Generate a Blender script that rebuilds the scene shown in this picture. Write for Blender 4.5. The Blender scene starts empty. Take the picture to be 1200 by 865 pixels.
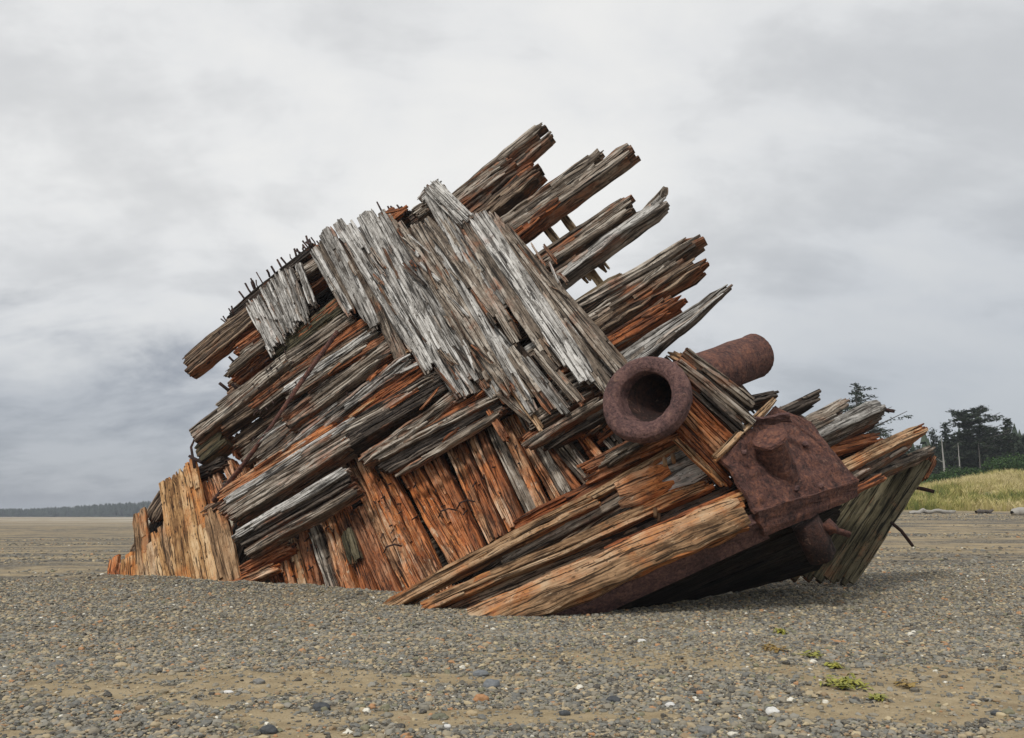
import bpy, math
import numpy as np
from mathutils import Vector, Matrix
R = math.radians
SC = bpy.context.scene
COL = SC.collection
RNG = np.random.default_rng(11)

# ---------------------------------------------------------------- camera
F = 1039.0; PITCH = R(9.37); EYE = np.array([0.0, 0.0, 1.6])
cam = bpy.data.cameras.new('camera'); cam.sensor_width = 36; cam.lens = 36*F/1200
cam.clip_start = 0.1; cam.clip_end = 8000
cam_o = bpy.data.objects.new('camera', cam); COL.objects.link(cam_o)
cam_o.location = EYE; cam_o.rotation_euler = (math.pi/2+PITCH, 0, 0)
SC.camera = cam_o
# ---------------------------------------------------------------- exposure
SC.view_settings.view_transform = 'Standard'; SC.view_settings.look = 'None'
SC.view_settings.exposure = 0.28; SC.view_settings.gamma = 1.0
SC.view_settings.use_curve_mapping = False
# ---------------------------------------------------------------- sun
SUN_EL, SUN_AZ = R(52), R(-150)      # azimuth from +Y, clockwise seen from above (light comes from behind left)
sun = bpy.data.lights.new('sun', 'SUN'); sun.energy = 1.5; sun.angle = R(10); sun.color = (1, .96, .9)
sun_o = bpy.data.objects.new('sun', sun); COL.objects.link(sun_o)
sd = Vector((math.sin(SUN_AZ)*math.cos(SUN_EL), math.cos(SUN_AZ)*math.cos(SUN_EL), math.sin(SUN_EL)))
sun_o.rotation_euler = sd.to_track_quat('Z', 'Y').to_euler()

# ---------------------------------------------------------------- node helper
class NT:
    def __init__(s, tree): s.t = tree; tree.nodes.clear()
    def n(s, typ, ins=None, **kw):
        nd = s.t.nodes.new(typ)
        for k, v in kw.items(): setattr(nd, k, v)
        for k, v in (ins or {}).items():
            sock = nd.inputs[k]
            if isinstance(v, bpy.types.NodeSocket): s.t.links.new(v, sock)
            else: sock.default_value = v
        return nd
    def math(s, op, a, b=0.0, c=0.0, clamp=False):
        return s.n('ShaderNodeMath', {0: a, 1: b, 2: c}, operation=op, use_clamp=clamp).outputs[0]
    def ramp(s, fac, stops, interp='LINEAR'):
        nd = s.n('ShaderNodeValToRGB', {'Fac': fac}); cr = nd.color_ramp; cr.interpolation = interp
        while len(cr.elements) < len(stops): cr.elements.new(0.5)
        for e, (p, c) in zip(cr.elements, stops):
            e.position = p; e.color = (c[0], c[1], c[2], 1) if hasattr(c, '__len__') else (c, c, c, 1)
        return nd.outputs['Color']
    def mix(s, f, a, b, blend='MIX'):
        nd = s.n('ShaderNodeMix', data_type='RGBA', blend_type=blend)
        for k, v in ((0, f), (6, a), (7, b)):
            if isinstance(v, bpy.types.NodeSocket): s.t.links.new(v, nd.inputs[k])
            else: nd.inputs[k].default_value = (v[0], v[1], v[2], 1) if hasattr(v, '__len__') else v
        return nd.outputs[2]
    def noise(s, vec, scale, detail=6, rough=.55, dist=0):
        return s.n('ShaderNodeTexNoise', {'Vector': vec, 'Scale': scale, 'Detail': detail, 'Roughness': rough, 'Distortion': dist}).outputs['Fac']
    def mapr(s, v, a, b, c=0, d=1):
        return s.n('ShaderNodeMapRange', {0: v, 1: a, 2: b, 3: c, 4: d}, interpolation_type='SMOOTHSTEP').outputs[0]
    def scale(s, vec, sc, add=None):
        o = s.n('ShaderNodeVectorMath', {0: vec, 1: sc}, operation='MULTIPLY').outputs[0]
        if add is not None: o = s.n('ShaderNodeVectorMath', {0: o, 1: add}, operation='ADD').outputs[0]
        return o

# ---------------------------------------------------------------- world: overcast sky
W = bpy.data.worlds.new('World'); SC.world = W; W.use_nodes = True
k = NT(W.node_tree)
tc = k.n('ShaderNodeTexCoord').outputs['Generated']
nrm = k.n('ShaderNodeVectorMath', {0: tc}, operation='NORMALIZE').outputs[0]
sp = k.n('ShaderNodeSeparateXYZ', {0: nrm})
z = k.math('MAXIMUM', sp.outputs[2], 0.0)
den = k.math('ADD', z, 0.42)
cx = k.math('DIVIDE', sp.outputs[0], den); cy = k.math('DIVIDE', sp.outputs[1], den)
P = k.n('ShaderNodeCombineXYZ', {0: cx, 1: cy, 2: 0.0}).outputs[0]
c1 = k.noise(P, 1.5, 6, .55, .25)
c2 = k.noise(k.scale(P, (1, 1.6, 1), (7.3, 2.1, 0)), 3.2, 8, .58, .3)
cloud = k.math('ADD', k.math('MULTIPLY', c1, .6), k.math('MULTIPLY', c2, .4))
base = k.ramp(k.mapr(z, 0.0, 0.55), [(0, (.46, .48, .51)), (.30, (.62, .625, .63)), (.65, (.725, .722, .71)), (1, (.70, .70, .695))])
shade = k.ramp(k.mapr(cloud, .38, .60), [(0, (.80, .808, .82)), (.5, (.98, .985, .99)), (1, (1.06, 1.055, 1.04))])
skyc = k.mix(1.0, base, shade, 'MULTIPLY')
# darker rain bank low in the west (left)
bank = k.math('MULTIPLY', k.mapr(sp.outputs[0], -.12, -.36), k.mapr(k.math('ADD', z, k.math('MULTIPLY', k.math('SUBTRACT', c2, .5), .22)), .21, .12))
bankc = k.ramp(k.mapr(c2, .35, .62), [(0, (.25, .27, .31)), (1, (.39, .41, .445))])
skyc = k.mix(k.math('MULTIPLY', bank, .95), skyc, bankc)
east = k.math('MULTIPLY', k.mapr(sp.outputs[0], .05, .40), k.mapr(z, .75, .15))
skyc = k.mix(k.math('MULTIPLY', east, .8), skyc, k.mix(1.0, skyc, (.74, .765, .80), 'MULTIPLY'))
ns = k.n('ShaderNodeTexSky', sky_type='NISHITA', sun_disc=False, sun_elevation=SUN_EL, sun_rotation=SUN_AZ)
nis = k.mix(1.0, ns.outputs[0], (.1, .1, .1), 'MULTIPLY')
final = k.mix(.93, nis, skyc)
bg = k.n('ShaderNodeBackground', {'Color': final, 'Strength': 1.0})
k.n('ShaderNodeOutputWorld', {'Surface': bg.outputs[0]})
W.cycles.sampling_method = 'MANUAL'; W.cycles.sample_map_resolution = 512

# ---------------------------------------------------------------- general helpers
def link(name, me, mat=None, parent=None, loc=None):
    o = bpy.data.objects.new(name, me); COL.objects.link(o)
    if mat is not None and me is not None: me.materials.append(mat)
    if parent is not None: o.parent = parent
    if loc is not None: o.location = loc
    return o
def tag(o, label=None, cat=None, group=None, kind=None):
    if label: o['label'] = label
    if cat: o['category'] = cat
    if group: o['group'] = group
    if kind: o['kind'] = kind
    return o
def mesh_np(name, V, Q, attrs=None, smooth=False, T=None):
    """V (n,3); Q (m,4) quads; T (k,3) triangles"""
    me = bpy.data.meshes.new(name)
    V = np.ascontiguousarray(V, dtype=np.float32)
    q = np.zeros((0, 4), np.int32) if Q is None else np.asarray(Q, np.int32)
    t = np.zeros((0, 3), np.int32) if T is None else np.asarray(T, np.int32)
    me.vertices.add(len(V)); me.vertices.foreach_set('co', V.ravel())
    loops = np.concatenate([q.ravel(), t.ravel()])
    tot = np.concatenate([np.full(len(q), 4), np.full(len(t), 3)]).astype(np.int32)
    st = np.concatenate([[0], np.cumsum(tot)[:-1]]).astype(np.int32)
    if len(tot):
        me.loops.add(len(loops)); me.loops.foreach_set('vertex_index', loops)
        me.polygons.add(len(tot)); me.polygons.foreach_set('loop_start', st)
    me.update(calc_edges=True)
    for nm, a in (attrs or {}).items():
        if np.ndim(a) == 2:
            at = me.attributes.new(nm, 'FLOAT_VECTOR', 'POINT'); at.data.foreach_set('vector', np.asarray(a, np.float32).ravel()); continue
        at = me.attributes.new(nm, 'FLOAT', 'POINT'); at.data.foreach_set('value', np.asarray(a, np.float32))
    if len(tot): me.polygons.foreach_set('use_smooth', np.full(len(tot), smooth, dtype=bool))
    me.update()
    return me
def ss(x, a, b):
    t = np.clip((x-a)/(b-a), 0, 1); return t*t*(3-2*t)
def noise2(x, y, seed=0):
    """smooth value noise, vectorised"""
    def h(i, j):
        v = np.sin(i*127.1+j*311.7+seed*74.7)*43758.5453
        return v-np.floor(v)
    xi = np.floor(x); yi = np.floor(y); fx = x-xi; fy = y-yi
    fx = fx*fx*(3-2*fx); fy = fy*fy*(3-2*fy)
    return (h(xi, yi)*(1-fx)+h(xi+1, yi)*fx)*(1-fy)+(h(xi, yi+1)*(1-fx)+h(xi+1, yi+1)*fx)*fy
def wig(rng, n_k, x):
    """smooth 1-D random curve in [-1,1] sampled at x in [0,1]"""
    kx = np.linspace(0, 1, max(2, n_k)); ky = rng.uniform(-1, 1, len(kx))
    return np.interp(x, kx, ky)
def dens_mask(x, y):
    """share of the beach surface hidden by pebbles: sandy patches near the camera, closed gravel further up"""
    a = noise2(x*.50+3, y*1.7, 21)*.55+noise2(x*1.6, y*3.6, 22)*.3+noise2(x*4, y*6, 23)*.15
    g = ss(a, .47, .58); upper = ss(y, 8.8, 12.5)
    d = .12+.88*g
    return d*(1-upper)+upper*(.55+.45*g)
G2X, G2Y, LNX, LNY = -2.2, 17.7, .887, -.462
def terrain(x, y):
    x = np.asarray(x, float); y = np.asarray(y, float)
    r = x/np.maximum(y, 1)
    z = 0.10*ss(y, 16, 23)
    z = z + np.clip((y-15)*.035, 0, 1.75)*ss(r, .06, .42)
    z = z + (noise2(x*.22, y*.35, 3)-.5)*.10*ss(y, 5, 9)
    z = z + (noise2(x*.8, y*.8, 5)-.5)*.035
    # dune
    dn = ss(y, 64, 96)*ss(r, .22, .44)*(1.1+.9*noise2(x*.05, y*.05, 8)+2.3*ss(r, .40, .58))
    dn = dn*(1+.25*(noise2(x*.18, y*.14, 9)-.5))
    dl = np.abs((x-G2X)*LNY-(y-G2Y)*LNX)*1.0
    z = z + .11*np.exp(-(dl/.55)**2)*ss(x, -11.5, -10)*ss(x, 2.2, .8)*(.35+noise2(x*1.9, y*1.9, 17))
    return z + dn*ss(y, 400, 130)

# ---------------------------------------------------------------- unprojection of what was measured in the photo
def ray(px, py):
    a = (px-600)/F; b = -(py-432.5)/F
    return np.array([a, math.cos(PITCH)-b*math.sin(PITCH), math.sin(PITCH)+b*math.cos(PITCH)])
def PY(px, py, Y): d = ray(px, py); return EYE+d*(Y/d[1])
def PZ(px, py, z=0): d = ray(px, py); return EYE+d*((z-EYE[2])/d[2])
def onground(px, py):
    p = PZ(px, py, 0)
    for _ in range(12): p = PZ(px, py, float(terrain(p[0], p[1])))
    return p
G1 = PZ(130, 676, .10); G2 = PZ(470, 697, .02)
U1 = (G2-G1); U1[2] = 0; U1 /= np.linalg.norm(U1)
N0 = np.array([U1[1], -U1[0], 0]); N0 = N0 if N0[1] < 0 else -N0
LEAN = R(17)
N1 = N0*math.cos(LEAN)+np.array([0, 0, 1])*math.sin(LEAN)
def PS(px, py, off=0.0):
    d = ray(px, py); t = (off+N1.dot(G2-EYE))/N1.dot(d); return EYE+d*t

# ---------------------------------------------------------------- materials
def wood(name, dark, mid, light, rustamt, rust1=(.20, .062, .026), rust2=(.40, .145, .055), hole=.5, pos=(.30, .52, .70)):
    m = bpy.data.materials.new(name); m.use_nodes = True; k = NT(m.node_tree)
    oc = k.n('ShaderNodeAttribute', attribute_name='wc').outputs['Vector']
    oi = k.n('ShaderNodeObjectInfo')
    fr = k.n('ShaderNodeAttribute', attribute_name='fr').outputs['Fac']
    dp = k.n('ShaderNodeAttribute', attribute_name='dp').outputs['Fac']
    off = k.n('ShaderNodeCombineXYZ', {0: k.math('MULTIPLY', oi.outputs['Random'], 91.0), 1: k.math('MULTIPLY', oi.outputs['Random'], 37.0), 2: 0.0}).outputs[0]
    g = k.noise(k.scale(oc, (.75, 15, 15), off), 1.7, 8, .66, .12)
    fine = k.noise(k.scale(oc, (2.6, 44, 44), off), 1.0, 5, .75, .1)
    blot = k.noise(k.scale(oc, (1.6, 3.5, 3.5), off), 1.4, 5, .6, .3)
    v = k.math('ADD', k.math('MULTIPLY', g, .62), k.math('MULTIPLY', fine, .42))
    v = k.math('ADD', v, k.math('MULTIPLY', k.math('SUBTRACT', fr, .5), .26))
    v = k.math('ADD', v, k.math('MULTIPLY', k.math('SUBTRACT', blot, .5), .50))
    v = k.math('ADD', v, k.math('MULTIPLY', k.math('SUBTRACT', oi.outputs['Random'], .5), .06))
    c = k.ramp(v, [(pos[0], dark), (pos[0]*.45+pos[1]*.55, tuple(.5*a+.5*b for a, b in zip(dark, mid))), (pos[1], mid), (pos[2], light)])
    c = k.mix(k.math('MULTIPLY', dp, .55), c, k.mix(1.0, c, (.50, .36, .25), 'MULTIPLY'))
    wp = k.n('ShaderNodeNewGeometry').outputs['Position']
    rn = k.noise(wp, .85, 6, .62, .4)
    rn = k.math('ADD', rn, k.math('MULTIPLY', k.math('SUBTRACT', fr, .5), .10))
    rn = k.math('ADD', rn, k.math('MULTIPLY', dp, .10))
    rn = k.math('ADD', rn, k.math('MULTIPLY', k.math('SUBTRACT', g, .5), .30))
    t = .72-.36*rustamt
    rm = k.mapr(rn, t-.08, t+.15, 0, .88)
    rc = k.ramp(k.math('ADD', k.math('MULTIPLY', g, .6), k.math('MULTIPLY', k.noise(k.scale(oc, (.9, 5, 5), off), 2.2, 6, .65, .4), .4)),
                [(.33, tuple(a*.22 for a in rust1)), (.46, rust1), (.60, rust2), (.72, tuple(min(1, a*1.25+.06) for a in rust2))])
    c = k.mix(rm, c, rc)
    st = k.noise(k.scale(oc, (2.2, 7, 7), off), 1.6, 7, .7, .6)
    c = k.mix(k.mapr(st, .54, .66, 0, .80), c, tuple(a*1.3 for a in dark))
    c = k.mix(k.mapr(st, .42, .32, 0, .45), c, tuple(min(.8, a*1.12+.02) for a in light))
    # checks and nail holes of the wood itself
    crack = k.mapr(k.noise(k.scale(oc, (.8, 20, 20), off), 1.1, 3, .55, .5), .40, .435, 1, 0)
    vo = k.n('ShaderNodeTexVoronoi', {'Vector': k.scale(oc, (4.5, 9.5, 9.5), off), 'Scale': 1.0, 'Randomness': 1.0}).outputs['Distance']
    hl = k.mapr(k.math('ADD', vo, k.math('MULTIPLY', k.math('SUBTRACT', fine, .5), .25)), .15, .20, hole, 0)
    dk = k.math('MAXIMUM', k.math('MULTIPLY', crack, .9), hl)
    c = k.mix(dk, c, tuple(a*.35 for a in dark))
    pit = k.n('ShaderNodeTexVoronoi', {'Vector': k.scale(oc, (11, 30, 30), off), 'Scale': 1.0, 'Randomness': 1.0}).outputs['Distance']
    c = k.mix(k.mapr(k.math('ADD', pit, k.math('MULTIPLY', blot, .6)), .42, .50, .8, 0), c, tuple(a*.5 for a in dark))
    hgt = k.math('SUBTRACT', k.math('ADD', k.math('MULTIPLY', g, .8), k.math('MULTIPLY', fine, .5)), k.math('MULTIPLY', dk, .6))
    bp = k.n('ShaderNodeBump', {'Height': hgt, 'Strength': .8, 'Distance': .014})
    b = k.n('ShaderNodeBsdfPrincipled', {'Base Color': c, 'Roughness': .88, 'Normal': bp.outputs[0], 'Specular IOR Level': .25})
    k.n('ShaderNodeOutputMaterial', {'Surface': b.outputs[0]})
    return m
M = {
 'grey':  wood('silvered_wood', (.050, .042, .034), (.38, .36, .33), (.72, .70, .66), .12),
 'greyb': wood('grey_brown_wood', (.038, .030, .023), (.225, .178, .135), (.55, .495, .42), .33),
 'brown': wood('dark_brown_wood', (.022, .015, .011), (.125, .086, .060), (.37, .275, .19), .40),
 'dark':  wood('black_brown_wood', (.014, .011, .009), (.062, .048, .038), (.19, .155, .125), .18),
 'rusty': wood('rust_soaked_wood', (.035, .015, .010), (.23, .10, .05), (.48, .26, .15), .72, (.24, .07, .025), (.50, .17, .055)),
 'orange': wood('orange_stained_wood', (.06, .024, .012), (.54, .30, .16), (.80, .62, .45), .66, (.33, .085, .022), (.76, .27, .075)),
 'tan':   wood('tan_bare_wood', (.09, .05, .025), (.42, .26, .14), (.62, .46, .30), .42, (.36, .11, .035), (.60, .25, .075)),
 'buff':  wood('honey_bare_wood', (.10, .045, .018), (.50, .285, .12), (.70, .50, .29), .52, (.40, .13, .035), (.66, .27, .07), hole=.9),
 'bowshade': wood('shade_black_wood', (.006, .005, .004), (.026, .020, .016), (.07, .055, .045), -1),  # near-black wood colour standing in for shade under the bow
 'pale': wood('pale_batten_wood', (.16, .10, .05), (.50, .36, .20), (.70, .55, .36), -1, hole=.1),
 'green': wood('algae_green_wood', (.024, .022, .013), (.092, .078, .044), (.17, .145, .09), .12, hole=.2),
}
def iron(name, c0, c1, c2, rough=.8):
    m = bpy.data.materials.new(name); m.use_nodes = True; k = NT(m.node_tree)
    wp = k.n('ShaderNodeNewGeometry').outputs['Position']
    a = k.noise(wp, 3.2, 8, .68, .5); b_ = k.noise(wp, 17, 8, .72, .2); d_ = k.noise(wp, 60, 4, .6)
    c = k.ramp(k.math('ADD', k.math('MULTIPLY', a, .45), k.math('MULTIPLY', b_, .55)), [(.38, c0), (.50, c1), (.62, c2)])
    pit = k.mapr(b_, .40, .34); c = k.mix(k.math('MULTIPLY', pit, .7), c, (.018, .012, .011))
    fl = k.mapr(k.noise(wp, 9, 6, .7, .8), .58, .66, 0, .6); c = k.mix(fl, c, (.30, .17, .12))
    h = k.math('ADD', k.math('MULTIPLY', b_, .8), k.math('ADD', k.math('MULTIPLY', a, .7), k.math('MULTIPLY', d_, .2)))
    bp = k.n('ShaderNodeBump', {'Height': h, 'Strength': 1.0, 'Distance': .08})
    b = k.n('ShaderNodeBsdfPrincipled', {'Base Color': c, 'Roughness': rough, 'Normal': bp.outputs[0], 'Metallic': .0, 'Specular IOR Level': .35})
    k.n('ShaderNodeOutputMaterial', {'Surface': b.outputs[0]}); return m
M['iron'] = iron('rusted_iron', (.035, .020, .020), (.145, .066, .052), (.32, .135, .080))
M['ironp'] = iron('purple_rusted_iron', (.045, .028, .028), (.150, .080, .074), (.30, .165, .135))
M['irond'] = iron('dark_rusted_iron', (.016, .011, .010), (.050, .026, .022), (.11, .045, .030))

# ---------------------------------------------------------------- timber builder: a bundle of weathered fibres
def timber_mesh(name, L, w, t, rng, fw=.055, rag=(.3, .3), miss=.2, rough=.009, bend=.006, taper=(1, 1), ft=.11):
    nw = int(np.clip(round(w/fw), 2, 14)); nt = int(np.clip(round(t/ft), 1, 3))
    cw = rng.uniform(.6, 1.4, nw); cw = np.concatenate([[0], np.cumsum(cw)]); cw = (cw/cw[-1]-.5)*w
    nt = max(2, nt); zt = np.linspace(-.5, .5, nt+1); zt[-2] = max(zt[-2], .5-.045/t) if t > .08 else zt[-2]; zt = zt*t
    e0 = wig(rng, max(2, nw//2+1), np.linspace(0, 1, nw)); e1 = wig(rng, max(2, nw//2+1), np.linspace(0, 1, nw))
    by = wig(rng, int(L/1.4)+2, np.linspace(0, 1, 64)); bz = wig(rng, int(L/1.4)+2, np.linspace(0, 1, 64))
    by = np.convolve(np.pad(by, 4, 'edge'), np.ones(9)/9, 'valid'); bz = np.convolve(np.pad(bz, 4, 'edge'), np.ones(9)/9, 'valid')
    VV, QQ, FR, DP, WC = [], [], [], [], []; base = 0
    for j in range(nw):
        edge = abs((j+.5)/nw-.5)*2
        for kk in range(nt):
            front = (kk == nt-1)
            a = -L/2+rag[0]*(.55*abs(e0[j])+.45*rng.random()*rng.random()*1.6)*(1 if front or rng.random() < .5 else .6)
            b = L/2-rag[1]*(.55*abs(e1[j])+.45*rng.random()*rng.random()*1.6)*(1 if front or rng.random() < .5 else .6)
            spans = [(a, b)]
            if (front or (edge > .75 and rng.random() < .35)) and rng.random() < (miss*1.5 if front else miss) and L > 1.0:
                c = rng.uniform(a, b); h = rng.uniform(.1, .45)*min(L*.35, 1.6)
                spans = [s for s in ((a, c-h), (c+h, b)) if s[1]-s[0] > .25]
            frv = rng.random()
            for (s0, s1) in spans:
                n = int(np.clip((s1-s0)/.13, 5, 90))
                xs = np.linspace(s0, s1, n); u = (xs+L/2)/L
                tp = taper[0]+(taper[1]-taper[0])*np.clip(u, 0, 1)
                y0 = cw[j]; y1 = cw[j+1]; yc = (y0+y1)/2; hy = (y1-y0)/2*1.10
                zc = (zt[kk]+zt[kk+1])/2; hz = (zt[kk+1]-zt[kk])/2*1.06
                nk = int((s1-s0)/.35)+3
                sy = 1+.22*wig(rng, nk, np.linspace(0, 1, n)); sz = 1+.10*wig(rng, nk, np.linspace(0, 1, n))
                dz = rough*2.2*wig(rng, nk, np.linspace(0, 1, n))+rng.normal(0, rough)
                dy = rough*1.0*wig(rng, nk, np.linspace(0, 1, n))
                e = np.ones(n)
                e[0], e[-1] = [rng.uniform(.7, 1) if rng.random() < .55 else rng.uniform(.15, .7) for _ in range(2)]
                if n > 6: e[1] = .5+.5*e[0]; e[-2] = .5+.5*e[-1]
                wy = bend*L*np.interp(u, np.linspace(0, 1, 64), by); wz = bend*L*np.interp(u, np.linspace(0, 1, 64), bz)
                sk = rng.uniform(-.5, .5, (2,))
                hf = .0 if hz < .03 else .8; prof = [(-1, -1), (1, -1), (1, hf+rng.uniform(-.3, .2)), (rng.uniform(.55, .9), 1.0), (rng.uniform(-.9, -.55), 1.0), (-1, hf+rng.uniform(-.3, .2))]
                ring = []; wcr = []; wo = rng.uniform(-.25, .25)
                for (pa, pb) in prof:
                    jy = .004*wig(rng, nk*2, np.linspace(0, 1, n)); jz = .005*wig(rng, nk*2, np.linspace(0, 1, n))
                    yy = yc*tp+wy+dy+pa*hy*sy*e*tp+jy+sk[0]*.02*(1-e)
                    zz = zc*tp+wz+dz+pb*hz*sz*e*tp+jz
                    ring.append(np.stack([xs+rng.normal(0, .004), yy, zz], 1))
                    wcr.append(np.stack([xs+wo, np.full(n, yc+pa*hy*.97), np.full(n, zc+pb*hz*.97)], 1))
                V = np.stack(ring, 1).reshape(-1, 3); WC.append(np.stack(wcr, 1).reshape(-1, 3)); m6 = 6
                i = np.arange(n-1)[:, None]*m6; q = np.arange(m6)[None, :]; q2 = (q+1) % m6
                quad = np.stack([i+q, i+q2, i+m6+q2, i+m6+q], -1).reshape(-1, 4)
                caps = np.array([[0, 5, 4, 3], [0, 3, 2, 1], [(n-1)*6+0, (n-1)*6+1, (n-1)*6+2, (n-1)*6+3], [(n-1)*6+0, (n-1)*6+3, (n-1)*6+4, (n-1)*6+5]])
                quad = np.concatenate([quad, caps])
                VV.append(V); QQ.append(quad+base); base += len(V)
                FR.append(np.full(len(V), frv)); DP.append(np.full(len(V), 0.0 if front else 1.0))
    if not VV: return None
    return mesh_np(name, np.concatenate(VV), np.concatenate(QQ), {'fr': np.concatenate(FR), 'dp': np.concatenate(DP), 'wc': np.concatenate(WC)})

WRECK = bpy.data.objects.new('shipwreck', None); COL.objects.link(WRECK)
WRECK.location = (0, 17, 0); bpy.context.view_layer.update()
tag(WRECK, 'huge broken wooden ship bow with splintered grey timbers and rusty iron on gravel', 'shipwreck')
WINV = np.array([0, 17, 0])
CNT = {}
def place(name, me, mat, p0, p1, nrm, parent=WRECK):
    X = p1-p0; X = X/np.linalg.norm(X)
    Y = np.cross(nrm, X); Y /= np.linalg.norm(Y); Z = np.cross(X, Y)
    c = (p0+p1)/2-WINV
    o = link(name, me, mat, parent)
    o.matrix_local = Matrix(((X[0], Y[0], Z[0], c[0]), (X[1], Y[1], Z[1], c[1]), (X[2], Y[2], Z[2], c[2]), (0, 0, 0, 1)))
    return o
SEED = [100]
def T(name, kind, x0, y0, x1, y1, w, d, t=.2, nrm=None, rag=(.3, .3), miss=.2, ext=True, **kw):
    """timber between two measured points; d = offset from the hull side (number) or ('Y', y0, y1) real depths"""
    SEED[0] += 1; rng = np.random.default_rng(SEED[0])
    if name == 'long_beam' and w >= 15:  # a wide beam is laid as thin parallel slats
        n = 2 if w < 24 else 3; q = math.hypot(x1-x0, y1-y0); ox, oy = -(y1-y0)/q, (x1-x0)/q
        for i in range(n):
            f = ((i+.5)/n-.5)*w*.98; e0, e1 = rng.uniform(-7, 7), rng.uniform(-9, 9); ux, uy = (x1-x0)/q, (y1-y0)/q
            kk = kind if rng.random() < .8 else {'dark': 'brown', 'brown': 'greyb', 'greyb': 'grey', 'rusty': 'greyb'}.get(kind, kind)
            T('beam_slat', kk, x0+ox*f+ux*e0, y0+oy*f+uy*e0, x1+ox*f+ux*e1, y1+oy*f+uy*e1, w/n*rng.uniform(.9, 1.12), d+rng.uniform(-.06, .07), t, nrm, rag, miss, ext, **kw)
        return None
    if isinstance(d, tuple):
        f0 = lambda a, b: PY(a, b, d[1]); f1 = lambda a, b: PY(a, b, d[2]); nn = np.array([-.25, -1, .3]) if nrm is None else np.array(nrm, float)
    else:
        f0 = f1 = lambda a, b: PS(a, b, d)
        nn = N1 if nrm is None else np.array(nrm, float)
    p0 = f0(x0, y0); p1 = f1(x1, y1)
    q = (p0+p1)/2; depth = (q-EYE)@np.array([0, math.cos(PITCH), math.sin(PITCH)])
    wm = w/F*depth
    X = (p1-p0)/np.linalg.norm(p1-p0)
    vd = (q-EYE)/np.linalg.norm(q-EYE); Yd = np.cross(nn/np.linalg.norm(nn), X); Yd /= np.linalg.norm(Yd)
    side = np.cross(vd, X); side /= np.linalg.norm(side)
    wm = wm/max(.55, abs(Yd@side))
    if ext:
        if p0[2] < .45: p0 = p0-X*.6*min(1, .5/abs(X[2]+1e-6))
        if p1[2] < .45: p1 = p1+X*.6*min(1, .5/abs(X[2]+1e-6))
    L = np.linalg.norm(p1-p0)
    me = timber_mesh(name, L, wm, t, rng, rag=rag, miss=miss, **kw)
    if me is None: return None
    return place(name, me, M[kind], p0, p1, nn)

def fill(poly, ang, step, off, kinds, name, seed, t=.2, jit=.3, wpx=None, gap=.0, shrink=0):
    """timbers laid side by side at an angle across a measured outline"""
    rng = np.random.default_rng(seed); P = np.array(poly, float)
    d = np.array([math.cos(R(ang)), -math.sin(R(ang))]); n = np.array([-d[1], d[0]])
    s = P@n; lo, hi = s.min(), s.max(); v = lo+step/2
    while v < hi:
        ts = []
        for i in range(len(P)):
            a, b = P[i], P[(i+1) % len(P)]; sa, sb = a@n-v, b@n-v
            if (sa < 0) != (sb < 0):
                q = a+(b-a)*(sa/(sa-sb)); ts.append(q@d)
        ts.sort()
        for i in range(0, len(ts)-1, 2):
            a, b = ts[i]+shrink, ts[i+1]-shrink
            if b-a > 22:
                m = (a+b)/2
                cuts = [(a, b)] if (b-a) < 260 else [(a, m+rng.uniform(-30, 30)), (m, b)]
                for (ca, cb) in cuts:
                    if rng.random() < gap: continue
                    r_ = rng.uniform(-jit, jit)*step*.5
                    p = d*ca+n*(v+r_); q = d*cb+n*(v-r_*.5)
                    T(name, kinds[rng.integers(len(kinds))], p[0], p[1], q[0], q[1], (wpx or step*1.15)*rng.uniform(.8, 1.15), off+rng.normal(0, .04), t, rag=(.5, .5), miss=.0 if wpx else .3)
        v += step

# ---- hidden inner hull: planking deep behind everything
BODY = [(232, 520), (262, 455), (285, 385), (330, 325), (385, 285), (450, 262), (505, 235), (565, 255), (650, 350), (735, 440), (800, 500), (860, 560), (700, 610), (590, 660), (480, 688), (300, 684), (250, 610), (262, 560)]
BODY2 = [(300, 480), (300, 400), (380, 300), (450, 270), (505, 245), (560, 262), (650, 360), (735, 450), (790, 500), (640, 560), (480, 560), (340, 560)]
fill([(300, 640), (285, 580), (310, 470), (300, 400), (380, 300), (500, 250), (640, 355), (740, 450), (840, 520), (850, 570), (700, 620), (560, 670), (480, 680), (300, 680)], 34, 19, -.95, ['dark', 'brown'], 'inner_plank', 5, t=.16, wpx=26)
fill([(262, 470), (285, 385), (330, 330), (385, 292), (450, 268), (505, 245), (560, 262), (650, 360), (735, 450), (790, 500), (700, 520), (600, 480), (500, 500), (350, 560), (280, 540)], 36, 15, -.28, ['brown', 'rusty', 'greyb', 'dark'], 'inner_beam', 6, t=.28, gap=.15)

fill([(285, 650), (275, 580), (310, 470), (300, 410), (385, 310), (500, 260), (640, 365), (740, 460), (830, 520), (840, 570), (700, 615), (560, 665), (480, 680), (300, 680)], -52, 20, -1.35, ['dark'], 'inner_plank', 15, t=.12, wpx=27)
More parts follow.
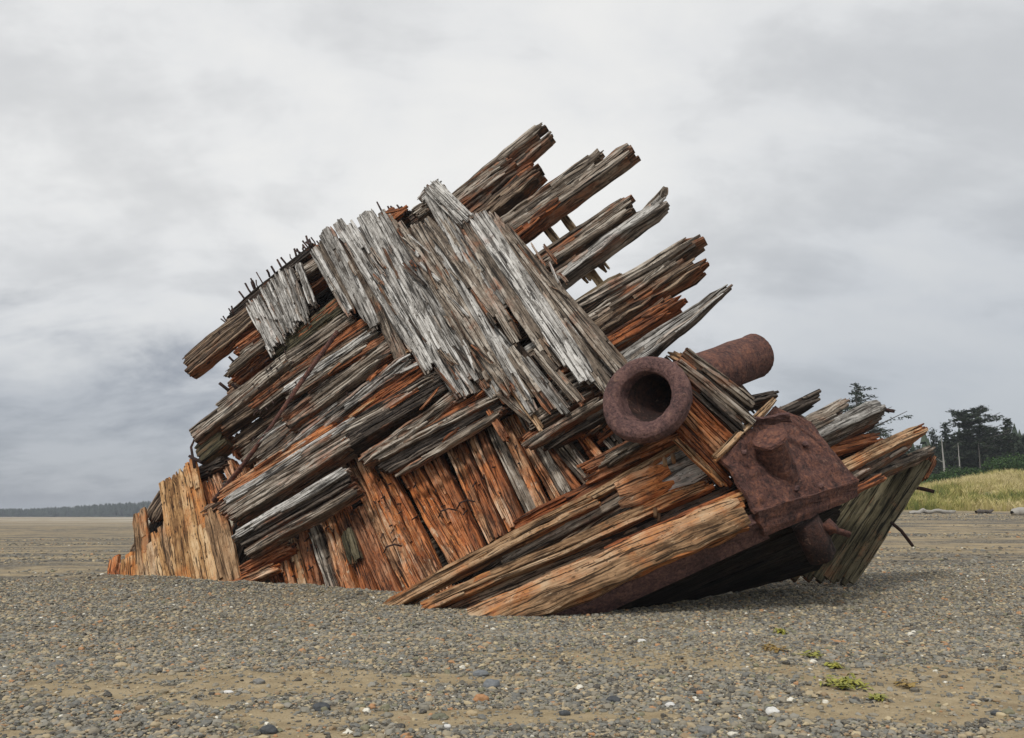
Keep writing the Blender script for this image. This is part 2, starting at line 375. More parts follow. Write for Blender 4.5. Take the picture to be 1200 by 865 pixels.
# ---- long beams that climb to the right
B = 'long_beam'
T(B, 'brown', 222, 431, 330, 346, 19, .05, .35, rag=(.25, .4), miss=.1)
T(B, 'greyb', 268, 385, 400, 292, 12, .0, .3)
T(B, 'dark', 268, 374, 372, 288, 8, .12, .15)
T(B, 'greyb', 262, 441, 316, 398, 6, .28, .12)
T(B, 'rusty', 278, 420, 330, 384, 22, -.05, .3, rag=(.4, .4), miss=.5)
T(B, 'rusty', 272, 448, 318, 412, 16, -.08, .25, rag=(.4, .4), miss=.5)
T(B, 'green', 320, 425, 415, 350, 20, .02, .3)
T(B, 'rusty', 345, 400, 420, 340, 14, .10, .15)
T(B, 'greyb', 227, 514, 345, 420, 13, .22, .3, rag=(.3, .2))
T(B, 'greyb', 262, 480, 420, 370, 16, .14, .3, rag=(.3, .2))
T(B, 'brown', 260, 500, 440, 378, 20, .02, .3)
T(B, 'rusty', 232, 506, 288, 462, 5, .16, .12)
T(B, 'rusty', 300, 480, 455, 366, 16, .08, .28, miss=.35)
T(B, 'greyb', 330, 470, 440, 396, 16, .16, .3)
T(B, 'dark', 335, 488, 455, 406, 13, .04, .3)
T(B, 'rusty', 380, 440, 465, 388, 9, .22, .14)
T(B, 'greyb', 335, 500, 470, 402, 18, .20, .35)
T(B, 'dark', 350, 512, 470, 432, 10, .03, .3)
T(B, 'grey', 335, 533, 486, 420, 12, .30, .3, miss=.4, rough=.02)
T(B, 'dark', 336, 545, 440, 475, 14, .12, .3)
T(B, 'rusty', 400, 500, 512, 424, 18, .16, .3, miss=.35)
T(B, 'grey', 262, 590, 420, 490, 9, .42, .14)
T(B, 'greyb', 400, 506, 516, 440, 8, .40, .14)
T(B, 'orange', 258, 585, 400, 497, 13, .30, .25, miss=.4)
T(B, 'brown', 268, 606, 420, 510, 26, .26, .45, rag=(.25, .3), miss=.08)
T(B, 'dark', 400, 522, 530, 445, 28, .24, .45, rag=(.2, .3), miss=.08)
T(B, 'grey', 273, 632, 413, 549, 10, .44, .2, miss=.3)
T(B, 'dark', 282, 640, 420, 562, 9, .26, .3)
T(B, 'greyb', 288, 652, 428, 572, 9, .34, .3, miss=.35)
T(B, 'greyb', 424, 545, 560, 450, 14, .26, .3, miss=.4, rough=.02)
T(B, 'rusty', 432, 542, 586, 462, 16, .20, .3, miss=.35)
T(B, 'dark', 448, 555, 592, 476, 16, .14, .35)
T(B, 'greyb', 462, 560, 590, 484, 6, .36, .14)
T(B, 'brown', 236, 604, 345, 543, 10, .10, .2, miss=.4)
T(B, 'rusty', 292, 668, 345, 640, 12, .0, .3)
T(B, 'orange', 283, 684, 330, 664, 9, .12, .2)
# pieces between the two grey plank sheets
T(B, 'greyb', 600, 430, 668, 388, 15, .25, .3)
T(B, 'dark', 596, 446, 655, 408, 10, .05, .3)
T(B, 'rusty', 628, 455, 690, 420, 9, .28, .3)
T(B, 'greyb', 640, 468, 700, 436, 20, .24, .3, miss=.1)
T(B, 'greyb', 620, 500, 690, 458, 20, .26, .3, miss=.1)
T(B, 'greyb', 612, 528, 712, 466, 9, .40, .22)
T(B, 'rusty', 610, 520, 640, 500, 10, .2, .2)
T(B, 'dark', 636, 528, 716, 482, 10, .2, .2)

# ---- orange frames that stand in the gravel below the beams
Rb = 'frame_timber'; rj0 = np.random.default_rng(19)
for (x0, y0, x1, y1, w, kd) in [
  (317, 648, 328, 692, 11, 'rusty'), (332, 640, 346, 694, 12, 'orange'), (345, 632, 360, 694, 12, 'orange'), (356, 622, 375, 694, 14, 'tan'), (368, 610, 395, 694, 15, 'orange'), (384, 600, 413, 693, 15, 'orange'),
  (400, 596, 436, 694, 17, 'rusty'), (418, 592, 460, 692, 22, 'rusty'), (414, 530, 489, 694, 25, 'orange'), (448, 556, 512, 682, 24, 'orange'),
  (476, 540, 548, 668, 26, 'orange'), (504, 530, 562, 652, 22, 'orange'), (528, 508, 586, 636, 25, 'orange'), (554, 494, 608, 622, 22, 'rusty'), (576, 478, 637, 610, 27, 'orange'),
  (600, 474, 664, 588, 26, 'orange'), (628, 515, 684, 590, 22, 'rusty'), (650, 510, 700, 572, 20, 'greyb'), (676, 505, 715, 556, 18, 'rusty'), (704, 500, 740, 545, 18, 'dark')]:
    parts_ = [(0, w*.9)] if w < 18 else [(-w*.25, w*.45), (w*.25, w*.45)]
    for (dx, ww) in parts_:
        kk2 = kd if rj0.random() < .6 else ['orange', 'tan', 'rusty', 'orange', 'greyb'][rj0.integers(5)]
        T(Rb, kk2, x0+dx*.92, y0+dx*-.38+rj0.uniform(-4, 4), x1+dx*.92, y1-dx*.38, ww, -.32+rj0.uniform(-.10, .06), .3, rag=(.3, .12), miss=.35, fw=.07, rough=.010)
T(Rb, 'green', 404, 618, 418, 660, 15, -.02, .1)
# broken rib stubs seen through the opening on the left
for (x0, y0, x1, y1, w) in [(277, 510, 283, 538, 12), (290, 496, 300, 545, 12), (300, 515, 312, 560, 12), (312, 500, 324, 548, 11), (322, 490, 336, 540, 12), (268, 540, 280, 570, 12), (284, 548, 294, 582, 13), (252, 556, 262, 588, 14), (330, 510, 345, 545, 12), (240, 565, 250, 600, 12)]:
    T('broken_rib', ['orange', 'rusty', 'rusty', 'greyb'][int(x0) % 4], x0, y0, x1, y1, w, -.45, .3, rag=(.2, .25), miss=.3, ext=False)
T('loose_block', 'green', 236, 537, 268, 511, 21, -.15, .45, rag=(.06, .06), miss=0, fw=.2, rough=.006, ext=False)
T('broken_rib', 'dark', 228, 560, 270, 540, 12, -.3, .3, ext=False)
T('broken_rib', 'dark', 234, 580, 272, 566, 12, -.5, .3, ext=False)

# ---- upright planks standing at the left end
for (x0, y0, x1, y1, w, kd) in [
  (163, 596, 171, 690, 14, 'tan'), (179, 634, 188, 690, 13, 'tan'), (190, 612, 204, 690, 12, 'tan'), (193, 560, 214, 692, 13, 'buff'), (204, 552, 228, 694, 12, 'buff'),
  (213, 544, 240, 696, 12, 'buff'), (223, 538, 255, 697, 12, 'buff'), (244, 596, 268, 698, 12, 'tan'), (257, 592, 281, 700, 13, 'tan'), (155, 644, 158, 690, 15, 'buff'), (149, 652, 147, 688, 12, 'buff'), (141, 657, 138, 688, 12, 'orange'), (133, 664, 131, 686, 10, 'orange'), (172, 640, 178, 690, 10, 'buff'), (182, 622, 196, 690, 12, 'buff')]:
    T('bow_plank', kd, x0, y0, x1, y1, w*(.9 if w < 12.5 else .96), .12+(x0 % 3)*.02, .12, rag=(.3, .05), miss=.08, fw=.2, rough=.004, bend=.003)
T('broken_board', 'dark', 262, 684, 300, 598, 34, -.75, .15, ext=False)
T(LF_ if False else 'lower_beam', 'dark', 848, 602, 902, 572, 26, ('Y', 15.4, 15.6), .2, ext=False)
T('broken_board', 'brown', 176, 612, 196, 578, 16, -.2, .15, ext=False)
T('broken_board', 'dark', 168, 640, 194, 600, 12, -.35, .15, ext=False)
T('broken_board', 'brown', 150, 660, 168, 632, 10, -.3, .15, ext=False)
T('broken_board', 'dark', 184, 640, 190, 596, 16, -.6, .15, ext=False)

# ---- silvered outer planking that falls to the right
G = 'outer_plank'; rj = np.random.default_rng(8)
for i in range(12):
    f = i/11; T('under_plank', ['greyb', 'grey', 'brown'][i % 3], 374+f*118, 284-f*10-(12 if 2 < i < 8 else 0), 424+f*190+(40 if i > 3 else 0), 372+f*98+(34 if 2 < i < 9 else 0), 15, .38, .06, rag=(.2, .5), miss=.1, fw=.1, rough=.004, bend=.001)
for i in range(7):
    f = i/6; T('under_plank', ['greyb', 'grey'][i % 2], 530+f*62, 258+f*14, 668+f*66, 436+f*6, 14, .49, .06, rag=(.2, .5), miss=.1, fw=.1, rough=.004, bend=.001)
for (x0, y0, x1, y1, w) in [(290, 352, 324, 418, 8), (299, 348, 330, 408, 9), (308, 336, 338, 396, 8), (317, 326, 345, 392, 8), (326, 318, 352, 384, 8), (336, 311, 363, 382, 7), (348, 306, 369, 362, 6)]:
    T(G, 'grey', x0, y0, x1, y1, w*1.3, .34, .10, rag=(.3, .6), miss=.35, fw=.045, rough=.010)
for (x0, y0, x1, y1, w, kd) in [
  (367, 284, 414, 364, 9, 'grey'), (376, 274, 436, 384, 10, 'grey'), (385, 266, 446, 394, 11, 'grey'), (396, 262, 484, 412, 13, 'grey'), (408, 259, 506, 436, 14, 'grey'), (420, 255, 545, 474, 14, 'grey'), (432, 251, 554, 470, 13, 'grey'),
  (443, 249, 560, 456, 13, 'grey'), (454, 252, 578, 462, 12, 'greyb'), (465, 258, 590, 466, 12, 'greyb'), (476, 262, 604, 470, 12, 'greyb'), (487, 262, 618, 480, 13, 'greyb'), (497, 262, 628, 486, 11, 'grey')]:
    T(G, kd, x0+rj.uniform(-3, 3), y0+rj.uniform(-7, 7), x1+rj.uniform(-6, 6), y1+rj.uniform(-12, 12), w*1.12, .50+(.05 if int(x0) % 2 else 0), .10, rag=(.22, .45), miss=.34, fw=.085, rough=.004, bend=.002)
for (x0, y0, x1, y1, w, kd) in [
  (500, 224, 560, 322, 12, 'grey'), (500, 256, 588, 388, 12, 'greyb'), (508, 262, 596, 380, 10, 'greyb'), (596, 412, 650, 492, 13, 'greyb'), (612, 414, 668, 486, 12, 'grey'), (626, 412, 690, 486, 12, 'greyb'), (509, 240, 612, 400, 12, 'greyb'), (520, 240, 600, 360, 13, 'grey'), (530, 246, 648, 420, 13, 'greyb'), (540, 248, 672, 442, 13, 'grey'), (551, 246, 684, 446, 13, 'grey'), (562, 246, 700, 458, 13, 'grey'),
  (572, 248, 712, 470, 12, 'greyb'), (581, 262, 722, 462, 11, 'greyb'), (590, 270, 735, 450, 11, 'greyb'), (597, 268, 742, 436, 9, 'greyb')]:
    T(G, kd, x0+rj.uniform(-2, 2), y0+rj.uniform(-5, 5), x1+rj.uniform(-5, 5), y1+rj.uniform(-9, 9), w*1.12, .60+(.055 if (int(x0) // 2) % 2 else 0), .10, rag=(.22, .45), miss=.32, fw=.085, rough=.004, bend=.002)
T(G, 'grey', 502, 214, 550, 262, 20, .70, .14, rag=(.35, .2), miss=.2, fw=.05)
T(G, 'grey', 492, 240, 520, 214, 13, .40, .2)
T(G, 'greyb', 484, 256, 506, 240, 12, .30, .2)
T(G, 'rusty', 572, 478, 596, 520, 8, .30, .12)
T(G, 'tan', 590, 440, 640, 510, 8, .44, .10)
T(G, 'greyb', 576, 452, 634, 500, 12, .34, .14, miss=.5)
T(G, 'rusty', 590, 372, 604, 382, 14, .42, .12, rag=(.05, .05))

# ---- broken beam heads against the sky
S = 'splintered_beam'
kw = dict(fw=.075, rough=.014, ft=.13)
T(S, 'greyb', 500, 262, 642, 146, 9, -.02, .3, rag=(.2, .6), **kw)
T(S, 'greyb', 540, 252, 655, 155, 7, -.10, .3, rag=(.2, .6), **kw)
T(S, 'greyb', 520, 250, 608, 188, 18, .02, .35, rag=(.2, .7), **kw)
T(S, 'brown', 530, 284, 640, 194, 21, -.08, .45, rag=(.2, 1.0), miss=.4, **kw)
T(S, 'greyb', 560, 296, 717, 182, 20, .0, .45, rag=(.2, .9), miss=.3, **kw)
T(S, 'greyb', 566, 306, 747, 175, 14, -.02, .45, rag=(.2, .4), miss=.2, **kw)
T(S, 'rusty', 590, 288, 662, 232, 9, .22, .14, rag=(.3, .8), miss=.3, **kw)
T(S, 'greyb', 590, 345, 752, 234, 19, .0, .45, rag=(.2, .8), miss=.35, **kw)
T(S, 'brown', 606, 354, 768, 250, 9, -.06, .35, rag=(.2, .9), miss=.4, **kw)
T(S, 'grey', 620, 356, 785, 236, 10, -.02, .40, rag=(.2, .3), miss=.12, **kw)
T(B, 'brown', 436, 276, 480, 246, 14, .2, .2)
T(B, 'dark', 452, 262, 482, 244, 8, .4, .15)
T(S, 'greyb', 742, 262, 781, 219, 4, .0, .08, rag=(.1, .2), ext=False)
T(S, 'greyb', 776, 232, 781, 219, 6, .0, .1, rag=(.05, .1), ext=False)
T(S, 'greyb', 640, 392, 834, 276, 16, .02, .45, rag=(.2, .8), miss=.4, **kw)
T(S, 'greyb', 640, 408, 800, 300, 20, -.02, .45, rag=(.2, .9), miss=.35, **kw)
T(S, 'brown', 680, 404, 832, 306, 14, -.08, .4, rag=(.2, 1.0), miss=.4, **kw)
T(S, 'rusty', 690, 422, 806, 352, 15, -.05, .4, rag=(.2, .9), miss=.4, **kw)
T(S, 'brown', 690, 424, 795, 356, 18, -.1, .4, rag=(.2, 1.0), miss=.3, **kw)
T(S, 'grey', 715, 440, 859, 334, 20, -.02, .3, rag=(.2, .5), miss=.12, taper=(1.25, .3), **kw)
for (x0, y0, x1, y1) in [(640, 228, 712, 318), (622, 244, 690, 330), (672, 292, 738, 376), (622, 312, 690, 262), (664, 366, 730, 322)]:
    T('cross_batten', 'pale', x0, y0, x1, y1, 9, -.55, .1, rag=(.03, .03), miss=0, ext=False, fw=.5, rough=.002)
T('cross_batten', 'tan', 780, 412, 820, 430, 10, -.3, .1, ext=False)

# ---- low front timbers
LF = 'lower_beam'
T(LF, 'tan', 478, 700, 704, 582, 15, ('Y', 16.6, 15.7), .3, rag=(.1, .3), miss=.1, fw=.09)
T(LF, 'greyb', 585, 662, 800, 545, 12, ('Y', 16.3, 15.4), .2, miss=.3)
T(LF, 'rusty', 600, 622, 800, 520, 18, ('Y', 16.5, 15.6), .25, miss=.4)
T(LF, 'tan', 640, 612, 820, 512, 10, ('Y', 16.1, 15.3), .18, miss=.3)
T(LF, 'rusty', 680, 560, 806, 502, 26, ('Y', 16.1, 15.4), .25, miss=.4)
T(LF, 'greyb', 700, 548, 760, 514, 12, ('Y', 15.8, 15.4), .15, miss=.3)
T(LF, 'tan', 530, 700, 836, 566, 14, ('Y', 15.9, 15.0), .3, rag=(.1, .3), miss=.12, fw=.08)
T(LF, 'brown', 560, 702, 850, 580, 16, ('Y', 16.0, 15.2), .3, rag=(.1, .3), miss=.1)
T(LF, 'orange', 722, 584, 790, 556, 34, ('Y', 15.30, 15.14), .12, rag=(.12, .1), miss=.0, fw=.35, rough=.003, bend=.002, ext=False)
T(LF, 'grey', 764, 566, 838, 532, 37, ('Y', 15.25, 14.95), .12, rag=(.5, .1), miss=.0, fw=.35, rough=.003, bend=.002)
T(LF, 'dark', 700, 640, 880, 560, 14, ('Y', 15.5, 15.1), .2)
T(LF, 'dark', 640, 660, 880, 590, 22, ('Y', 16.3, 15.6), .3)
T('stem_timber', 'tan', 594, 718, 884, 594, 38, ('Y', 14.7, 14.55), .30, nrm=(-.15, -1, .35), rag=(.05, .35), miss=.03, fw=.26, rough=.004, bend=.002)
T('stem_timber', 'rusty', 700, 652, 886, 570, 9, ('Y', 14.95, 14.8), .2, miss=.2)
T('stem_timber', 'buff', 760, 634, 884, 578, 12, ('Y', 14.72, 14.6), .2, rag=(.6, .2), miss=.1, fw=.1)

# ---- planks right of the hawse pipe
for (x0, y0, x1, y1, w, kd, Y) in [(806, 416, 888, 478, 12, 'greyb', 14.98), (800, 428, 884, 498, 15, 'greyb', 14.96), (796, 440, 876, 512, 14, 'dark', 14.94), (792, 456, 868, 530, 15, 'rusty', 14.92), (790, 472, 862, 546, 14, 'orange', 14.9), (788, 492, 860, 566, 13, 'rusty', 14.9), (784, 506, 852, 572, 8, 'tan', 14.85)]:
    T('bow_plank', kd, x0-(6 if y0 < 435 else -6), y0-(5 if y0 < 435 else -6), x1, y1, w, ('Y', Y-.30, Y-.02), .12, rag=(.12, .25), miss=.3, fw=.06)
fill([(740, 440), (800, 410), (890, 480), (860, 575), (780, 560), (700, 520)], -46, 18, -.9, ['dark', 'brown'], 'inner_plank', 9, t=.2, wpx=24)

# ---- broken planks between the iron plate and the far bow side
RT = 'far_plank'
T(RT, 'dark', 872, 474, 908, 464, 8, ('Y', 16.4, 16.8), .3)
T(RT, 'dark', 905, 492, 960, 466, 11, ('Y', 16.2, 16.8), .3, rag=(.1, .2))
T(RT, 'greyb', 938, 502, 992, 474, 12, ('Y', 16.2, 17.0), .3, rag=(.1, .4))
T(RT, 'greyb', 944, 508, 984, 486, 9, ('Y', 16.1, 16.6), .2, rag=(.1, .4))
T(RT, 'grey', 945, 516, 1034, 476, 14, ('Y', 16.1, 17.2), .3, rag=(.1, .15), miss=.05, fw=.15, nrm=(-.2, -1, .6))
T(RT, 'dark', 950, 528, 1024, 490, 14, ('Y', 16.4, 17.5), .3, rag=(.1, .2))
T(RT, 'rusty', 960, 534, 1030, 514, 12, ('Y', 16.4, 17.6), .3, rag=(.1, .4))
T(RT, 'tan', 968, 560, 1082, 503, 13, ('Y', 16.3, 18.4), .3, rag=(.1, .7), miss=.2)
T(RT, 'greyb', 985, 562, 1068, 518, 14, ('Y', 16.5, 18.4), .3, rag=(.1, .8), miss=.3)
T(RT, 'rusty', 1050, 516, 1084, 502, 8, ('Y', 18.0, 18.5), .2, rag=(.1, .3))
T(RT, 'dark', 985, 572, 1060, 536, 16, ('Y', 16.9, 18.9), .3, rag=(.1, .5))
T(RT, 'greyb', 1010, 562, 1092, 528, 10, ('Y', 17.5, 19.3), .3, rag=(.1, .4), miss=.3)
T(RT, 'rusty', 995, 577, 1038, 557, 8, ('Y', 16.2, 16.9), .15, rag=(.1, .2))
T(RT, 'dark', 900, 500, 990, 560, 60, ('Y', 17.2, 17.6), .3, miss=0)
# far side of the bow: green planking
FS = 'far_side_plank'
for (x0, y0, x1, y1, w, kd) in [(985, 676, 1082, 536, 17, 'green'), (975, 678, 1066, 542, 17, 'green'), (962, 676, 1050, 548, 17, 'green'), (948, 674, 1034, 556, 17, 'green'), (934, 672, 1018, 562, 17, 'green'), (918, 672, 1002, 570, 17, 'green'), (902, 672, 984, 578, 17, 'dark'), (884, 672, 966, 584, 17, 'dark'), (866, 672, 946, 588, 17, 'dark')]:
    T(FS, kd, x0+8, y0+5, x1+6, y1-2, w*.86, ('Y', 18.4, 19.2), .14, rag=(.02, .25), miss=.0, fw=.6, rough=.002, bend=.001, ext=False, nrm=(-.3, -1, -.35))
T(FS, 'rusty', 1078, 562, 1094, 532, 14, ('Y', 19.2, 19.3), .2, rag=(.1, .3), miss=.4, ext=False)
# added near-black planks that paint the shade under the stem
def TP(name, kind, p0, p1, wm, t, nn, **kw):
    SEED[0] += 1; me = timber_mesh(name, np.linalg.norm(p1-p0), wm, t, np.random.default_rng(SEED[0]), **kw)
    return place(name, me, M[kind], p0, p1, np.array(nn, float))
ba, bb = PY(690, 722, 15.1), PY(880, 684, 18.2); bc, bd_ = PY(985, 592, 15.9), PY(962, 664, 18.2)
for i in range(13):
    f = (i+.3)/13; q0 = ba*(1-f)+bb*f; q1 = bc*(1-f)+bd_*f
    TP('shade_plank', 'bowshade', q0, q1, .40, .12, np.cross(bc-ba, bb-ba), rag=(.05, .1), miss=0, fw=.3, rough=.004)

# loose splinters and slivers hanging on the wreck
rq = np.random.default_rng(321)
for i in range(95):
    if i < 60: x = rq.uniform(385, 690); y = rq.uniform(265, 450); o_ = .66; ok = abs((y-250)-(x-480)*1.15) < 150; a = R(rq.normal(-53, 7)); kd = ['grey', 'greyb', 'dark', 'brown', 'grey'][rq.integers(5)]
    else: x = rq.uniform(290, 560); y = rq.uniform(380, 560); o_ = .46; ok = abs((560-y)-(x-300)*.55) < 90; a = R(rq.normal(35, 8)); kd = ['grey', 'rusty', 'dark', 'tan'][rq.integers(4)]
    ln = rq.uniform(14, 46)
    if ok: T('splinter', kd, x, y, x+math.cos(a)*ln, y-math.sin(a)*ln, rq.uniform(2.0, 4.5), o_+rq.uniform(-.03, .05), .035, rag=(.15, .25), miss=0, fw=.03, ext=False)
for i in range(8):
    T('splinter', 'rusty', 452+rq.uniform(-8, 12), 256+rq.uniform(-5, 4), 468+rq.uniform(-8, 12), 246+rq.uniform(-4, 5), 4, .5, .08, rag=(.05, .1), ext=False)

# ---------------------------------------------------------------- iron work
def rings_mesh(name, rings, seg=48, closed_end=False, jitter=.006, seed=1, smooth=True):
    rng = np.random.default_rng(seed); V = []
    ang = np.linspace(0, 2*math.pi, seg, endpoint=False)
    for (c, r, ax) in rings:
        ax = np.array(ax, float); ax /= np.linalg.norm(ax)
        a = np.cross(ax, [0, 0, 1.0]); a /= np.linalg.norm(a); b = np.cross(ax, a)
        lp = np.array(c)@np.array([1.7, 2.3, 1.9]); rr = r+rng.normal(0, jitter, seg)+(noise2(np.cos(ang)*1.6+lp, np.sin(ang)*1.6+lp, 6)-.5)*jitter*9
        V.append(np.array(c)-WINV+np.outer(np.cos(ang)*rr, a)+np.outer(np.sin(ang)*rr, b))
    n = len(rings); V = np.concatenate(V)
    Q = []
    for i in range(n-1):
        j = np.arange(seg); j2 = (j+1) % seg
        Q.append(np.stack([i*seg+j, i*seg+j2, (i+1)*seg+j2, (i+1)*seg+j], 1))
    return mesh_np(name, V, np.concatenate(Q), smooth=smooth)
def tube(name, pts, r, mat, parent=WRECK, seg=8, seed=1, jit=.1, taper=1.0):
    pts = [np.array(p, float) for p in pts]; rg = []
    n = len(pts)
    for i, p in enumerate(pts):
        d = pts[min(i+1, n-1)]-pts[max(i-1, 0)]
        rg.append((p, r*(1+(taper-1)*i/max(1, n-1)), d))
    rg = [(pts[0], r*.15, rg[0][2])]+rg+[(pts[-1], r*.15, rg[-1][2])]
    return link(name, rings_mesh(name, rg, seg, jitter=r*jit, seed=seed), mat, parent)
HC = PY(758, 468, 14.55); HE = PY(884, 417, 16.9)
AX = (HE-HC)/np.linalg.norm(HE-HC)
HN = N1*1.0
hp = [(HC-HN*.22, .60, HN), (HC-HN*.15, .70, HN), (HC-HN*.05, .76, HN), (HC+HN*.06, .765, HN), (HC+HN*.13, .735, HN), (HC+HN*.165, .68, HN), (HC+HN*.175, .60, HN), (HC+HN*.16, .52, HN), (HC+HN*.12, .47, HN), (HC+HN*.05+AX*.03, .44, HN*.95-AX*.05), (HC+AX*.12, .415, HN*.8-AX*.2)]
bore = [(HC+AX*.11, .42, HN*.8-AX*.2), (HC+AX*.25, .385, HN*.4-AX*.6), (HC+AX*.5, .36, -AX), (HC+AX*1.2, .35, -AX), (HC+AX*2.2, .34, -AX)]
def dens(r, sub=3):
    out = []
    for i in range(len(r)-1):
        for s in range(sub):
            f = s/sub; out.append(tuple(np.array(r[i][q])*(1-f)+np.array(r[i+1][q])*f if q != 1 else r[i][1]*(1-f)+r[i+1][1]*f for q in range(3)))
    out.append(r[-1]); return out
pipe = link('hawse_pipe', rings_mesh('hawse_pipe', dens([(HC+AX*.85, .43, AX), (HC+AX*1.2, .43, AX), (HE-AX*.12, .42, AX), (HE-AX*.03, .43, AX), (HE, .40, AX), (HE, .33, AX), (HE-AX*.4, .33, AX), (HE-AX*.42, .02, AX)], 4), 56, jitter=.004), M['iron'], WRECK)
link('bore', rings_mesh('bore', dens(bore), 64, jitter=.003), M['irond'], pipe)  # darker iron colour paints the shade inside the pipe
fl = link('flange', rings_mesh('flange', dens(hp), 64, jitter=.004), M['ironp'], pipe)

def plate(name, pts, th, mat, parent=WRECK, cuts=5, amp=.03, seed=3, subn=14):
    """thick uneven iron sheet; pts = 4 corners (bilinear) """
    a, b, c, d = [np.array(p)-WINV for p in pts]; n = subn; rng = np.random.default_rng(seed)
    u, v = np.meshgrid(np.linspace(0, 1, n), np.linspace(0, 1, n), indexing='ij')
    u3 = u[..., None]; v3 = v[..., None]
    S_ = (a*(1-u3)+b*u3)*(1-v3)+(d*(1-u3)+c*u3)*v3
    nn = np.cross(b-a, d-a); nn /= np.linalg.norm(nn)
    if nn[1] > 0: nn = -nn
    h = (noise2(u*4+seed, v*4, seed)-.5)*amp*2+(noise2(u*11, v*11+seed, seed+1)-.5)*amp
    ed = (noise2(u*9+seed*3, v*9, 5)-.5)*.04
    ctr = S_.mean((0, 1)); rim = ((u == 0) | (u == 1) | (v == 0) | (v == 1))[..., None]
    S_ = S_+rim*ed[..., None]*(S_-ctr)/np.linalg.norm(S_-ctr, axis=-1, keepdims=True)
    Ft = S_+nn*(h[..., None]); Bk = S_+nn*(h[..., None]-th)
    V = np.concatenate([Ft.reshape(-1, 3), Bk.reshape(-1, 3)]); Q = []
    idx = np.arange(n*n).reshape(n, n); o = n*n
    f = np.stack([idx[:-1, :-1], idx[1:, :-1], idx[1:, 1:], idx[:-1, 1:]], -1).reshape(-1, 4)
    Q.append(f); Q.append(f[:, ::-1]+o)
    bd = np.concatenate([idx[:-1, 0], idx[-1, :-1], idx[1:, -1][::-1], idx[0, 1:][::-1]])
    b2 = np.roll(bd, -1); Q.append(np.stack([bd, bd+o, b2+o, b2], 1))
    me = mesh_np(name, V, np.concatenate(Q), smooth=False)
    return link(name, me, mat, parent)
pA = PY(846, 536, 14.55); pB = PY(908, 476, 15.5); pC = PY(950, 494, 15.8); pD = PY(1004, 562, 15.6); pE = PY(888, 600, 14.35)
ip = plate('iron_plate', [pA, pB, pD, pE], .07, M['iron'], subn=34, amp=.055)
# upper right corner of the plate
plate('iron_plate', [pB, pC, pD, (pB+pD)/2+np.array([-.1, .05, -.05])], .06, M['iron'], amp=.02, seed=7)
pF = PY(897, 630, 14.6); pG = PY(1006, 582, 15.7)
plate('iron_skirt', [pE+[0, -.02, 0], pD+[0.02, -.02, 0], pG, pF], .10, M['iron'], seed=9, amp=.02)
# dark iron shoe along the underside of the stem
s0 = PY(652, 724, 14.68); s1 = PY(893, 610, 14.5); s2 = PY(902, 630, 14.8); s3 = PY(700, 724, 15.0)
plate('stem_shoe', [s0, s1, s2, s3], .2, M['ironp'], seed=12, amp=.012, subn=26)
# pale rim on the left upper edge of the plate
T('plate_rim', 'tan', 836, 538, 908, 468, 7, ('Y', 14.5, 15.45), .10, rag=(.05, .05), miss=0, fw=.06, rough=.004, ext=False)
# stub pipe on the plate
sA = PY(914, 552, 15.05); sB = PY(902, 514, 14.65); sx = (sB-sA)
stub = [(sA-sx*.2, .30, sx), (sA+sx*.2, .285, sx), (sA+sx*.7, .265, sx), (sB-sx*.08, .26, sx), (sB-sx*.02, .285, sx), (sB+sx*.05, .27, sx), (sB+sx*.06, .02, sx)]
link('bollard_stub', rings_mesh('bollard_stub', dens(stub), 20, jitter=.008, seed=4, smooth=False), M['iron'], WRECK)
plate('iron_bracket', [PY(882, 492, 14.95), PY(926, 486, 14.95), PY(928, 496, 15.1), PY(884, 498, 15.1)], .04, M['ironp'], seed=15, subn=8)
q0 = PY(944, 610, 15.3); q1 = PY(964, 652, 15.5)
tube('drain_pipe', [q0, q0*.5+q1*.5, q1], .26, M['irond'], seg=20, jit=.03, seed=8)
q0 = PY(952, 612, 15.3); q1 = PY(996, 626, 15.3)
tube('bolt_rod', [q0, q1], .055, M['iron'], seg=10, seed=9)
tube('bolt_nut', [PY(968, 612, 15.3), PY(978, 622, 15.3)], .12, M['iron'], seg=8, seed=10)
for i, (x, y, Y) in enumerate([(872, 532, 14.6), (944, 522, 15.4), (934, 574, 14.9), (962, 571, 15.2)]):
    p = PY(x, y, Y-.03); tube('rivet', [p, p+np.array([-.02, -.06, .03])], .045, M['ironp'], seg=8, seed=i)
# iron strap lying across the beams
sp_ = [PS(396, 388, .62), PS(352, 450, .58), PS(318, 500, .50), PS(284, 545, .42), PS(250, 588, .36)]
tube('iron_strap', sp_, .055, M['iron'], seg=6, seed=5)
tube('iron_rod', [PS(232, 505, .2), PS(224, 524, .2), PS(228, 548, .2)], .03, M['irond'], seed=3)
tube('iron_rod', [PS(222, 534, .2), PS(236, 542, .2)], .035, M['irond'], seed=3)
tube('iron_rod', [PS(257, 449, .3), PS(268, 458, .1)], .04, M['irond'], seed=3)
tube('iron_rod', [PS(272, 450, .3), PS(279, 457, .1)], .04, M['irond'], seed=3)
tube('iron_rod', [PS(268, 418, .3), PS(276, 426, .1)], .03, M['irond'], seed=3)
tube('iron_rod', [PY(1070, 571, 19), PY(1082, 573, 19), PY(1095, 576, 18.9)], .035, M['irond'], seed=3)
tube('iron_rod', [PY(1044, 612, 18.6), PY(1056, 622, 18.6), PY(1064, 632, 18.6), PY(1070, 640, 18.6)], .03, M['irond'], seed=3)
tube('iron_rod', [PY(1024, 477, 17.2), PY(1036, 480, 17.2), PY(1048, 482, 17.2)], .03, M['irond'], seed=3)
